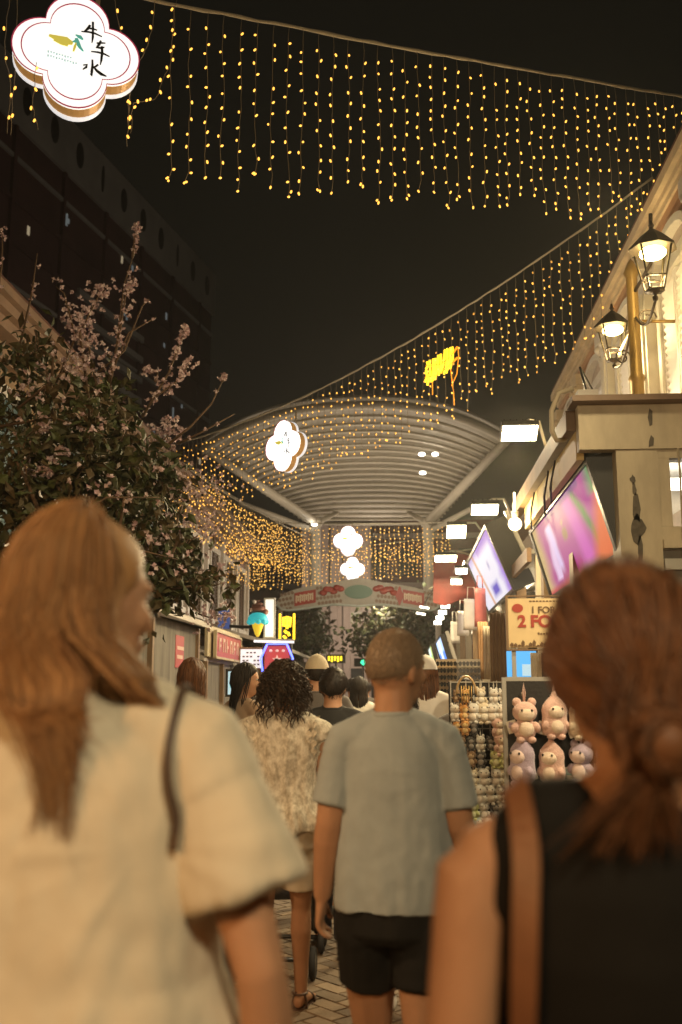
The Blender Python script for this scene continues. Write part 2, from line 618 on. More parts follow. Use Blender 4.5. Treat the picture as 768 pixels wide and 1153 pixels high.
    def sandals(s, m):
        k = s.s
        for key in 'LR':
            f = s.foot[key]
            sx = -1 if key == 'L' else 1
            mb = MB()
            pr = []
            for t, hw in ((-.068, .02), (-.045, .034), (.02, .034), (.09, .043), (.15, .045), (.195, .028)):
                pr.append((t, hw))
            top = [f + Vector((hw + sx * t * .12, t, .004)) * k for t, hw in pr] + [f + Vector((-hw + sx * t * .12, t, .004)) * k for t, hw in reversed(pr)]
            n = len(top)
            bot = [p - Vector((0, 0, .018 * k)) for p in top]
            mb.add(top + bot, [tuple(range(n)), tuple(reversed(range(n, 2 * n)))] + [((i + 1) % n, i, n + i, n + (i + 1) % n) for i in range(n)])
            for t, hh, w in ((.10, .050, .046), (-.02, .082, .037)):
                pts = [f + Vector((w * math.cos(PI * q / 8) + sx * t * .12, t, hh * math.sin(PI * q / 8))) * k for q in range(9)]
                mb.tube(pts, .007 * k, 6, flat=1.6)
            pts = [f + Vector((.037 * math.cos(PI + PI * q / 8), -.02 + .048 * math.sin(PI + PI * q / 8), .075)) * k for q in range(9)]
            mb.tube(pts, .006 * k, 6)
            mb.build('sandal', m, s.o)

    # ---- hair
    def H(s, p):
        return s.hrot @ (Vector(p) * s.s)

    def scalp(s, az, t, off=0.0, lim=None):
        """az 0 = face, pi = nape; t 0..1 from crown to hairline"""
        L = lim(az) if lim else s.limit(az)
        th = t * L
        a, b, c = .078 + off, .099 + off, .112 + off
        return Vector((a * math.sin(th) * math.sin(az), .010 + b * math.sin(th) * math.cos(az), 1.594 + c * math.cos(th)))

    @staticmethod
    def limit(az):
        q = (1 - math.cos(az)) / 2
        return R(58 + 46 * min(1, q * 1.9) + 24 * max(0, q - .5) * 2)

    def cap(s, m, off=.004, lump=.003, seed=0.0, lim=None, name='hair', build=True):
        mb = MB()
        na, nt_ = 40, 16
        vs, fs = [], []
        for i in range(nt_ + 1):
            t = i / nt_
            for k in range(na):
                az = 2 * PI * k / na
                p = s.scalp(az, t, 0, lim)
                d = (p - Vector((0, .01, 1.594))).normalized()
                o = off * (1 - max(0, (t - .82) / .18) ** 2 * 1.6) + lump * noise.noise(p * 38 + Vector((seed, 0, 0)))
                vs.append(s.H(p + d * o))
        for i in range(nt_):
            for k in range(na):
                j = (k + 1) % na
                fs.append((i * na + k, i * na + j, (i + 1) * na + j, (i + 1) * na + k))
        mb.add(vs, fs, 0, True)
        return mb

    def strands_short(s, mb, n, L=.025, off=.004, r=.0012, lim=None, fwd=.5, down=.5):
        for _ in range(n):
            az = random.uniform(0, 2 * PI)
            t = math.sqrt(random.random()) * .97
            p = s.scalp(az, t, off, lim)
            d = (p - Vector((0, .01, 1.594))).normalized()
            tg = (Vector((0, 0, -down)) + Vector((0, fwd * (1 - t), 0)) + Vector((random.uniform(-.3, .3), random.uniform(-.3, .3), random.uniform(-.3, .3))))
            tg = (tg - d * tg.dot(d))
            tg.normalize()
            l = L * random.uniform(.6, 1.2)
            pts = [p, p + tg * l * .5 + d * l * .12, p + tg * l + d * l * .02]
            mb.tube([s.H(q) for q in pts], [r * s.s, r * .9 * s.s, r * .3 * s.s], 3, cap=False)

    def short_hair(s, m, n=900, L=.03, off=.006, lump=.004, lim=None):
        mb = s.cap(m, off, lump, random.random() * 9, lim)
        s.strands_short(mb, n, L, off, .0016, lim)
        return mb.build('hair', m, s.o, fix=False)

    def long_hair(s, m, n=260, end=(1.28, 1.42), r=.0035, off=.008, t0=.05):
        """straight hair falling behind the shoulders"""
        mb = s.cap(m, off, .003, random.random() * 9)
        for _ in range(n):
            az = random.choice((-1, 1)) * random.triangular(R(60), R(180), R(165))
            pts = [s.scalp(az, t, off + random.uniform(0, .006)) for t in (t0, t0 + (.95 - t0) * .28, t0 + (.95 - t0) * .55, t0 + (.95 - t0) * .83, .95)]
            p = pts[-1].copy()
            ze = random.uniform(*end)
            back = -.085 - .02 * math.cos(az * 2)
            for q in range(1, 6):
                u = q / 5
                pts.append(Vector((p.x * (1 + .15 * u) + random.uniform(-.004, .004), p.y + (back - p.y) * min(1, u * 1.4) * .8 * (1 if p.y < 0.03 else .5), p.z + (ze - p.z) * u)))
            mb.tube([s.H(q) for q in pts], [r * s.s * w for w in (.6, 1, 1.1, 1.1, 1.1, 1.1, 1.0, .9, .7, .25)], 4, flat=.6, cap=False)
        return mb.build('hair', m, s.o, fix=False)

    def curly_hair(s, m, n=420, wide=.075, end=1.40):
        mb = s.cap(m, .03, .016, 3.0)
        for _ in range(n):
            az = random.uniform(0, 2 * PI)
            if abs((az + PI) % (2 * PI) - PI) < R(50):
                continue
            p0 = s.scalp(az, random.uniform(.1, .95), .025)
            d = (p0 - Vector((0, .01, 1.594))).normalized()
            out = random.uniform(.2, 1.0) * wide
            tgt = Vector((p0.x + d.x * out, p0.y + d.y * out, max(end, p0.z - random.uniform(.04, .16)) + d.z * .02))
            rr = random.uniform(.008, .016)
            ph = random.uniform(0, 6)
            pts = []
            for q in range(15):
                u = q / 14
                c = p0.lerp(tgt, u) + Vector((0, 0, .02 * math.sin(PI * u)))
                pts.append(c + Vector((rr * math.cos(ph + u * 13), rr * math.sin(ph + u * 13), rr * .5 * math.sin(u * 17))))
            mb.tube([s.H(q) for q in pts], [.0032 * s.s] * 13 + [.002, .001], 4, cap=False)
        return mb.build('hair', m, s.o, fix=False)

    def baseball_cap(s, m):
        mb = MB()
        vs, fs = [], []
        na, nt_ = 28, 8
        for i in range(nt_ + 1):
            t = i / nt_
            for k in range(na):
                az = 2 * PI * k / na
                th = t * R(80)
                c = Vector((.088 * math.sin(th) * math.sin(az), .008 + .108 * math.sin(th) * math.cos(az), 1.588 + .128 * math.cos(th)))
                vs.append(s.H(c))
        for i in range(nt_):
            for k in range(na):
                j = (k + 1) % na
                fs.append((i * na + k, i * na + j, (i + 1) * na + j, (i + 1) * na + k))
        mb.add(vs, fs, 0, True)
        mb.ell(s.H((0, .01, 1.716)), (.008, .008, .005), 8, 6)
        o = mb.build('baseball_cap', m, s.o)
        b = MB()
        n = 14
        top = []
        for q in range(n + 1):
            a = -R(62) + R(124) * q / n
            top.append((Vector((.086 * math.sin(a), .008 + .106 * math.cos(a), 1.612)), Vector((.092 * math.sin(a), .05 + .14 * math.cos(a), 1.592))))
        vs = [s.H(p) for pr in top for p in pr] + [s.H(p - Vector((0, 0, .006))) for pr in top for p in pr]
        fs = []
        N = 2 * (n + 1)
        for q in range(n):
            fs.append((2 * q, 2 * q + 1, 2 * q + 3, 2 * q + 2))
            fs.append((N + 2 * q + 2, N + 2 * q + 3, N + 2 * q + 1, N + 2 * q))
            fs.append((2 * q + 1, N + 2 * q + 1, N + 2 * q + 3, 2 * q + 3))
        b.add(vs, fs, 0, True)
        b.build('brim', m, o)
        return o
# ------------------------------------------------------------------ ground
PAV = mat('paver_brick', (0.27, 0.195, 0.125), 0.8, col2=(0.145, 0.105, 0.070), island=True, bump=0.5, bscale=45)
GRD = mat('sand_joint', (0.09, 0.07, 0.05), 0.95, var=0.3, vscale=30)
g = MB().add([(-60, -15, -.012), (60, -15, -.012), (60, 130, -.012), (-60, 130, -.012)], [(0, 1, 2, 3)]).build('ground', GRD)
tag(g, kind='structure')
mb = MB()
W = .1
c45 = math.cos(R(45))
def paver(cx, cy, horiz):
    L_, W_ = (.2, .1)
    hx, hy = (L_ / 2, W_ / 2) if horiz else (W_ / 2, L_ / 2)
    hx -= .003
    hy -= .003
    dz = random.uniform(-.0015, .0015)
    vs = []
    for ix, z in ((0, -.010), (.004, 0.0 + dz)):
        for sx, sy in ((-1, -1), (1, -1), (1, 1), (-1, 1)):
            x, y = cx + sx * (hx - ix), cy + sy * (hy - ix)
            vs.append(((x - y) * c45, (x + y) * c45 + 8.0, z))
    mb.add(vs, [(4, 5, 6, 7), (0, 1, 5, 4), (1, 2, 6, 5), (2, 3, 7, 6), (3, 0, 4, 7)])
for i in range(-85, 86):
    for j in range(-85, 86):
        X = (i - j) * W * c45
        Y = (i + j) * W * c45 + 8
        if not (-2.5 < X < 2.2 and 1.2 < Y < 15.5):
            continue
        t = (i - j) % 4
        if t == 0:
            paver((i + 1) * W, (j + .5) * W, True)
        elif t == 3:
            paver((i + .5) * W, (j + 1) * W, False)
tag(mb.build('street_paving', PAV, fix=False), kind='structure')

# ------------------------------------------------------------------ tower block, far left
TWR = mat('tower_cladding', (0.10, 0.04, 0.035), 0.7, var=0.35, vscale=0.35)
TWP = mat('tower_parapet', (0.34, 0.31, 0.27), 0.75, var=0.25, vscale=0.25)
TWD = mat('tower_dark', (0.014, 0.011, 0.010), 0.6)
WIN_DIM = mat('window_dim_light', (0.1, 0.1, 0.1), 0.5, emit=(0.55, 0.62, 0.62), estr=0.16, sample=False)
WIN_WARM = mat('window_warm_light', (0.1, 0.1, 0.1), 0.5, emit=(0.9, 0.72, 0.45), estr=0.35, sample=False)
pc = at(243, 310, 92)
tw = empty('apartment_tower', (pc.x, pc.y, 0), 'tall dark red apartment tower with grey parapet at upper left', 'building', rz=-R(11.0))
Ht = pc.z
Lt = 62.0
mb = MB().bb(-22, -.25, -Lt, -.3, 0, Ht - 4.2)
mb.build('wall', TWR, tw)
mb = MB().bb(-22.4, 0, -Lt - .3, 0, Ht - 4.2, Ht)
par = mb.build('parapet', TWP, tw)
for k in range(15):
    y = -2.2 - k * 3.5
    big = k % 4 != 2
    w, h = (.5, 1.0) if big else (.2, 1.1)
    n = 14
    out = [(w * math.cos(2 * PI * q / n), h * math.sin(2 * PI * q / n)) for q in range(n)]
    M = Matrix.Translation((0, y, Ht - 2.0)) @ Matrix.Rotation(PI / 2, 4, 'Z')
    mb = MB().prism(out, -.06, .03, M)
    mb.build('vent_opening', TWD, par)
for k in range(9):
    y = -3.5 - k * 6.2
    MB().bb(-.25, -.02, y - .16, y + .16, 0, Ht - 4.22).build('wall_fin', TWR, tw)
for k in range(11):
    z = Ht - 6.5 - k * 2.9
    MB().bb(-.25, -.08, -Lt, -.3, z, z + .28).build('floor_band', TWP if k % 3 == 0 else TWR, tw)
rnd = random.Random(4)
for k in range(34):
    y = -rnd.uniform(1.5, 40)
    z = Ht - rnd.uniform(6, 31)
    h = rnd.choice((.35, .6, .9))
    MB().bb(-.24, -.19, y - rnd.uniform(.1, .22), y + .12, z, z + h).build('window', WIN_DIM if rnd.random() < .7 else WIN_WARM, tw)
for k in range(10):
    z = Ht - 12.5 - k * 1.75
    MB().bb(-.25, .15, -26, -15.5, z, z + .5).build('sunshade', TWP, tw)

# ------------------------------------------------------------------ left shophouses
PL1 = mat('plaster_cream', (0.42, 0.34, 0.23), 0.8, var=0.25, vscale=2.5, bump=0.15)
PL2 = mat('plaster_ochre', (0.36, 0.25, 0.14), 0.8, var=0.25, vscale=2.5, bump=0.15)
PL3 = mat('plaster_rose', (0.34, 0.22, 0.19), 0.8, var=0.2, vscale=2.5, bump=0.15)
TRIM = mat('cornice_plaster', (0.30, 0.20, 0.13), 0.7, var=0.2, vscale=4)
WHITE = mat('white_paint', (0.72, 0.69, 0.62), 0.5, var=0.12, vscale=5)
WOODD = mat('wood_dark', (0.12, 0.07, 0.038), 0.6, var=0.4, vscale=6, stretch=(1, 1, .15))
WOODM = mat('wood_mid', (0.26, 0.165, 0.085), 0.6, var=0.35, vscale=8, stretch=(1, 1, .12))
TILE = mat('roof_tile', (0.16, 0.07, 0.045), 0.8, var=0.4, vscale=9, bump=0.4, bscale=20)
GLASSD = mat('glass_dark', (0.03, 0.03, 0.03), 0.12)
SHUT_B = mat('shutter_teal', (0.05, 0.11, 0.12), 0.5)

def shutter_window(parent, x, y, z, w, h, face, m_sh, m_fr):
    """window in a wall facing +x (face=1) or -x (face=-1)"""
    f = face
    fr = MB()
    for s_ in (-1, 1):
        fr.bb(x, x + f * .07, y + s_ * w / 2 - .05, y + s_ * w / 2 + .05, z, z + h)
    fr.bb(x, x + f * .072, y - w / 2 - .12, y + w / 2 + .12, z + h, z + h + .12)
    fr.bb(x, x + f * .11, y - w / 2 - .12, y + w / 2 + .12, z - .10, z)
    o = fr.build('window', m_fr, parent)
    for s_ in (-1, 1):
        sl = MB()
        a, b = (y - w / 2 + .052, y - .012) if s_ < 0 else (y + .012, y + w / 2 - .052)
        sl.bb(x + f * .005, x + f * .022, a, b, z + .004, z + h - .004)
        n = int(h / .07)
        for q in range(n):
            sl.box((x + f * .034, (a + b) / 2, z + .05 + q * (h - .08) / n), (.006, b - a - .08, .05), Matrix.Rotation(R(28) * f, 3, 'Y'))
        for e in (a + .02, b - .02):
            sl.bb(x + f * .022, x + f * .046, e - .02, e + .02, z + .006, z + h - .006)
        sl.build('shutter', m_sh, o)
    return o

def shophouse_left(y0, y1, m, label, msh):
    t = empty('shophouse', (-4.0, (y0 + y1) / 2, 0), label, 'building')
    h = (y1 - y0) / 2
    MB().bb(-6, 0, -h, h, 0, 4.98).build('wall', m, t)
    c = MB()
    c.bb(0, .10, -h, h, 4.72, 4.84).bb(0, .17, -h, h, 4.982, 5.10).bb(.0, .25, -h + .003, h - .003, 5.102, 5.20).bb(-.2, .32, -h, h, 5.202, 5.29)
    c.build('cornice', TRIM, t)
    r = MB()
    r.add([(.28, -h, 5.36), (.28, h, 5.36), (-3.2, h, 6.2), (-3.2, -h, 6.2), (.28, -h, 5.293), (.28, h, 5.293), (-3.2, h, 5.3), (-3.2, -h, 5.3)],
          [(0, 1, 2, 3), (4, 7, 6, 5), (0, 4, 5, 1), (1, 5, 6, 2), (2, 6, 7, 3), (3, 7, 4, 0)])
    r.build('roof', TILE, t)
    n = max(2, int((y1 - y0) / 1.7))
    for k in range(n):
        y = -h + (k + .5) * 2 * h / n
        shutter_window(t, .002, y, 3.0, .95, 1.4, 1, msh, WHITE)
        MB().bb(.0, .10, y + h / n - .09, y + h / n + .09, 2.8, 4.717).build('pilaster', WHITE, t)
    MB().bb(0, .16, -h, h, 2.62, 2.8).build('string_course', TRIM, t)
    return t
shophouse_left(4.5, 10.4, PL2, 'ochre shophouse facade behind the near half of the flowering tree', SHUT_B)
shophouse_left(10.4, 16.2, PL1, 'cream shophouse facade with teal shutters behind the pink blossom', SHUT_B)
shophouse_left(16.2, 25.0, PL3, 'rose plaster shophouse facade beyond the tree on the left', WOODD)

# ------------------------------------------------------------------ right shophouse
MAUVE = mat('plaster_mauve', (0.60, 0.50, 0.42), 0.75, var=0.25, vscale=3, bump=0.15)
CREAMT = mat('cornice_cream', (0.66, 0.54, 0.36), 0.65, var=0.22, vscale=5)
ORNG = mat('soffit_orange', (0.52, 0.31, 0.17), 0.7, var=0.2, vscale=5)
WHITE_SH = mat('shutter_white', (0.76, 0.73, 0.68), 0.5, var=0.1, vscale=7)
t = empty('shophouse', (2.47, 10, 0), 'ornate shophouse with white louvred windows and stepped cream cornice, right', 'building')
MB().bb(0, 7, -5, 4.88, 0, 6.15).build('wall', MAUVE, t)
c = MB()
c.bb(-.03, 0, -5, 4.90, 5.66, 5.71).bb(-.055, 0, -5, 4.92, 5.712, 5.80)
c.build('frieze', ORNG, t)
c = MB()
c.bb(-.08, .0, -5, 4.94, 5.802, 5.86).bb(-.11, .0, -5, 4.96, 5.862, 5.92).bb(-.16, .3, -5, 4.98, 5.922, 6.02)
c.build('cornice', CREAMT, t)
r = MB()
r.add([(-.14, -5, 6.023), (-.14, 4.96, 6.023), (3.4, 4.96, 7.1), (3.4, -5, 7.1), (-.14, -5, 6.09), (-.14, 4.96, 6.09), (3.4, 4.96, 7.2), (3.4, -5, 7.2)],
      [(3, 2, 1, 0), (4, 5, 6, 7), (0, 1, 5, 4), (1, 2, 6, 5), (2, 3, 7, 6), (3, 0, 4, 7)])
r.build('roof', TILE, t)
for y in (-3.4, -1.55, .3, 2.1, 3.9):
    shutter_window(t, -.002, y, 3.75, 1.05, 1.45, -1, WHITE_SH, WHITE)
    # fanlight arch above each window
    a = MB()
    n = 12
    for k in range(n):
        a0, a1 = PI * k / n, PI * (k + 1) / n
        a.bar((-.05, y + .55 * math.cos(a0), 5.34 + .24 * math.sin(a0)), (-.05, y + .55 * math.cos(a1), 5.34 + .24 * math.sin(a1)), .09, .07)
    a.build('fanlight', WHITE, t)
for y in (-4.4, -2.48, -.62, 1.2, 3.0, 4.7):
    p = MB()
    p.bb(-.12, 0, y - .15, y + .15, 3.4, 5.40)
    p.bb(-.15, 0, y - .20, y + .20, 5.402, 5.50).bb(-.17, 0, y - .24, y + .24, 5.502, 5.64)
    p.bb(-.16, 0, y - .19, y + .19, 3.22, 3.4)
    for k in range(3):
        p.bb(-.145, -.115, y - .09 + k * .065, y - .05 + k * .065, 3.5, 5.3)
    for q in (-1, 1):
        p.ell((-.14, y + q * .13, 5.45), (.06, .05, .05), 8, 6)
    p.build('pilaster', WHITE if y < 2 else CREAMT, t)
MB().bb(-.1, 0, -5, 4.9, 3.12, 3.22).build('string_course', CREAMT, t)
# ground floor door bays
for y in (-2.5, .3, 3.1):
    MB().bb(-.02, 0, y - 1.1, y + 1.1, .05, 2.7).build('shopfront', WOODD, t)

# taller gable end up the street on the right
t = empty('shophouse', (3.0, 20, 0), 'plain cream shophouse further along behind the stall canopies, right', 'building')
MB().bb(0, 7, -4.6, 9, 0, 5.6).build('wall', PL1, t)
MB().bb(-.3, 0, -4.6, 9, 5.2, 5.45).build('cornice', TRIM, t)
for y in (-3, -.6, 1.8, 4.2, 6.6):
    shutter_window(t, -.002, y, 3.4, 1.0, 1.3, -1, WOODD, WHITE)

# ------------------------------------------------------------------ station canopy at the end
STEEL = mat('canopy_steel', (0.48, 0.43, 0.35), 0.6, metal=0.0, var=0.12, vscale=2)
SHEET = mat('canopy_sheet', (0.30, 0.265, 0.21), 0.6, var=0.15, vscale=1)
base = at(418, 780, 38)
cn = empty('station_canopy', (base.x, 38, 0), 'large arched ribbed steel canopy on two columns over street end', 'canopy')
def wl(px, py, Y):
    return at(px, py, Y) - Vector((base.x, 38, 0))
N = 21
arcs = []
for i in range(N):
    u = i / (N - 1)
    v = u ** .8
    Y = 31 + 10 * v
    pl = (-205 + 400 * 0) if False else None
    xl = 226 + (345 - 226) * v
    xr = 574 + (492 - 574) * v
    ye = 508 + (589 - 508) * v
    apex = 456 + (590 - 456) * v
    L_, R_ = wl(xl, ye, Y), wl(xr, ye - 10 * (1 - v), Y)
    A = wl(425, apex, Y)
    pts = []
    for k in range(25):
        s_ = k / 24
        z0 = L_.z + (R_.z - L_.z) * s_
        hgt = (A.z - (L_.z + R_.z) / 2)
        pts.append(Vector((L_.x + (R_.x - L_.x) * s_, A.y, z0 + hgt * (1 - abs(2 * s_ - 1) ** 2.5))))
    arcs.append(pts)
for i, pts in enumerate(arcs):
    MB().tube(pts, .15 if i == 0 else .055, 8).build('rib', STEEL, cn)
sh = MB()
vs = [p + Vector((0, 0, .28)) for a in arcs for p in a]
m_ = 25
sh.add(vs + [p + Vector((0, 0, .06)) for p in vs], [(i * m_ + k, i * m_ + k + 1, (i + 1) * m_ + k + 1, (i + 1) * m_ + k) for i in range(N - 1) for k in range(m_ - 1)] +
       [(len(vs) + i * m_ + k, len(vs) + (i + 1) * m_ + k, len(vs) + (i + 1) * m_ + k + 1, len(vs) + i * m_ + k + 1) for i in range(N - 1) for k in range(m_ - 1)], 0, True)
sh.build('roof', SHEET, cn, fix=False)
for px, pe, ye in ((355, 226, 506), (482, 574, 496)):
    top = wl(px, 584, 38)
    c = MB().lathe([(.30, 0), (.30, .4), (.22, .45), (.20, top.z - .3), (.27, top.z - .28), (.27, top.z)], (top.x, top.y, 0), 16)
    col_o = c.build('column', STEEL, cn)
    e = wl(pe, ye, 31)
    MB().tube([top - Vector((0, 0, .15)), e + Vector((0, 0, .1))], [.20, .14], 10).build('strut', STEEL, cn)
    e2 = wl(px + (-85 if px < 400 else 62), 566, 36)
    MB().tube([top - Vector((0, 0, .5)), e2], [.13, .09], 8).build('strut', STEEL, cn)
    e3 = wl(380 if px < 400 else 460, 577, 40)
    MB().tube([top - Vector((0, 0, .2)), e3], [.12, .09], 8).build('strut', STEEL, cn)
LEDW = mat('small_white_lamp', (0.8, 0.8, 0.8), 0.4, emit=(1, .93, .78), estr=9.0, sample=False)
for px, py, Y in ((354, 591, 37.5), (475, 512, 33.6), (490, 512, 33.6), (476, 533, 35)):
    p = wl(px, py, Y)
    MB().lathe([(.10, .06), (.12, 0.0), (.08, -.03)], p, 10).build('downlight', LEDW, cn)

# ------------------------------------------------------------------ buildings that close the street
PINK = mat('stone_pinkish', (0.38, 0.30, 0.27), 0.7, var=0.18, vscale=1.2)
MAROON = mat('brick_maroon', (0.13, 0.045, 0.040), 0.8, var=0.35, vscale=1.5)
p0 = at(378, 780, 50)
t = empty('station_tower', (p0.x, 50, 0), 'pale pinkish pilastered building behind the gateway arch', 'building')
MB().bb(-1.75, 1.75, .3, 6, 0, 10).build('wall', PINK, t)
for x in (-1.55, -.95, -.1, .55, 1.5):
    MB().bb(x - .17, x + .17, 0, .3, 0, 9.9).build('pilaster', PINK, t)
MB().bb(-1.9, 1.9, -.12, 0, 3.6, 4.0).build('ledge', PINK, t)
for z in (2.2, 5.0, 5.8):
    MB().bb(.75, 1.3, .25, .299, z, z + .5).build('window', WIN_WARM if z > 4 else GLASSD, t)
p0 = at(300, 780, 58)
t = empty('brick_block', (-2, 58, 0), 'dark maroon building filling the end of the street behind canopy', 'building')
MB().bb(-16, 11, 0, 8, 0, 11.5).build('wall', MAROON, t)
for k in range(14):
    for zz in (5.2, 8.2):
        MB().bb(-14 + k * 1.75, -12.9 + k * 1.75, -.06, 0, zz, zz + 1.6).build('window', GLASSD, t)
for z in (4.2, 7.5, 10.4):
    MB().bb(-16, 11, -.25, 0, z, z + .3).build('ledge', PINK, t)

# ------------------------------------------------------------------ gateway arch sign
ARW = mat('arch_panel', (0.46, 0.44, 0.36), 0.55, var=0.15, vscale=3)
ARR = mat('arch_red', (0.42, 0.055, 0.035), 0.5, var=0.2, vscale=4)
ARG = mat('arch_green', (0.13, 0.24, 0.17), 0.5)
ARD = mat('arch_scale_brown', (0.25, 0.17, 0.115), 0.6)
ARL = mat('arch_letter', (0.70, 0.60, 0.42), 0.5)
YA = 30.0
pa = at(404, 690, YA)
ar = empty('gateway_arch', (pa.x, YA, 0), 'patterned gateway arch with red panels and green oval over street', 'arch')
def arch_c(s_):   # s -1..1 -> centre line
    px = 404 + 92 * s_
    py = 680 - 13 * (1 - abs(s_) ** 1.6)
    return at(px, py, YA) - Vector((pa.x, YA, 0))
top, bot = [], []
n = 32
for k in range(n + 1):
    s_ = -1 + 2 * k / n
    c = arch_c(s_)
    hh = .33 * min(1, math.sqrt(max(0.02, 1 - abs(s_) ** 8)))
    hh += .10 * max(0, 1 - abs(s_) * 3.2)
    top.append((c.x, c.z + hh))
    bot.append((c.x, c.z - hh))
MB().prism(bot + top[::-1], -.14, .14).build('panel', ARW, ar)
rim = MB().tube([(x, -.15, z) for x, z in bot], .035, 6)
rim.build('trim', mat('arch_trim', (0.55, 0.62, 0.56), 0.5), ar)
pat = MB()
for k in range(44):
    for j in range(4):
        s_ = -.96 + 1.92 * (k + (j % 2) * .5) / 44
        if abs(s_) < .2 or .52 < abs(s_) < .80 or (.2 < abs(s_) < .42 and j > 1):
            continue
        c = arch_c(s_)
        z = c.z - .24 + j * .155
        pat.prism([(c.x + .05 * math.cos(a), z + .055 * math.sin(a)) for a in [2 * PI * q / 8 for q in range(8)]], -.152, -.141)
pat.build('scale_pattern', ARD, ar)
for s0, s1, h in ((-.78, -.52, .2), (.54, .80, .2)):
    pts = [arch_c(s0 + (s1 - s0) * q / 6) for q in range(7)]
    o = MB().prism([(p.x, p.z - h) for p in pts] + [(p.x, p.z + h) for p in reversed(pts)], -.165, -.141).build('name_panel', ARR, ar)
    l = MB()
    for q in range(9):
        c = arch_c(s0 + (s1 - s0) * (q + .9) / 10.5)
        hh = (.11, .08, .12, .09)[q % 4]
        l.bb(c.x - .022, c.x + .022, -.172, -.1655, c.z - hh, c.z + hh)
        if q % 2:
            l.bb(c.x - .05, c.x + .05, -.1715, -.1655, c.z + hh - .03, c.z + hh + .01)
    l.build('lettering', ARL, o)
for sx in (-1, 1):
    d = MB()
    for q in range(6):
        s_ = sx * (.22 + .042 * q)
        c = arch_c(s_)
        d.ell((c.x, -.16, c.z + .12 + .06 * math.sin(q * 2.2)), (.12, .05, .09), 10, 7)
    d.build('dragon_relief', ARR, ar)
c = arch_c(0)
MB().prism([(.42 * math.cos(2 * PI * q / 24), c.z + .21 * math.sin(2 * PI * q / 24)) for q in range(24)], -.18, -.141).build('oval_plaque', ARG, ar)
c = arch_c(.5)
MB().prism([(c.x, c.z - .3), (c.x + .13, c.z), (c.x, c.z + .3), (c.x - .13, c.z)], -.19, -.141).build('diamond_ornament', ARR, ar)
for sx in (-1, 1):
    c = arch_c(sx * .97)
    MB().lathe([(.09, 0), (.09, c.z - .2)], (c.x, .05, 0), 10).build('post', STEEL, ar)
# ------------------------------------------------------------------ curtains of fairy lights
WIRE = mat('wire_pale', (0.30, 0.25, 0.17), 0.6)
CABLE = mat('cable_rope', (0.42, 0.38, 0.29), 0.8, bump=0.5, bscale=80)
BULB = mat('fairy_bulb', (0.8, 0.5, 0.1), 0.4, emit=(1.0, 0.47, 0.07), estr=2.2, sample=False)
BULB_DIM = mat('fairy_bulb_dim', (0.8, 0.5, 0.1), 0.4, emit=(1.0, 0.42, 0.06), estr=1.0, sample=False)
BULB_FAR = mat('fairy_bulb_far', (0.8, 0.5, 0.1), 0.4, emit=(1.0, 0.52, 0.10), estr=2.1, sample=False)

def bulb_shape(mb, p, r, L, rnd, mi):
    M = (Matrix.Rotation(rnd.uniform(-.6, .6), 3, 'X') @ Matrix.Rotation(rnd.uniform(-.5, .5), 3, 'Y'))
    rs = []
    for z, q in ((-.5, .55), (-.25, 1), (.25, 1), (.5, .6)):
        rs.append([Vector(p) + M @ Vector((r * q * math.cos(2 * PI * k / 6), r * q * math.sin(2 * PI * k / 6), L * z)) for k in range(6)])
    mb.rings(rs, mi, True)

def cable_pt(P0, P1, sag, u, mid=None):
    p = P0.lerp(P1, u)
    return p + Vector((0, 0, -sag * 4 * u * (1 - u)))

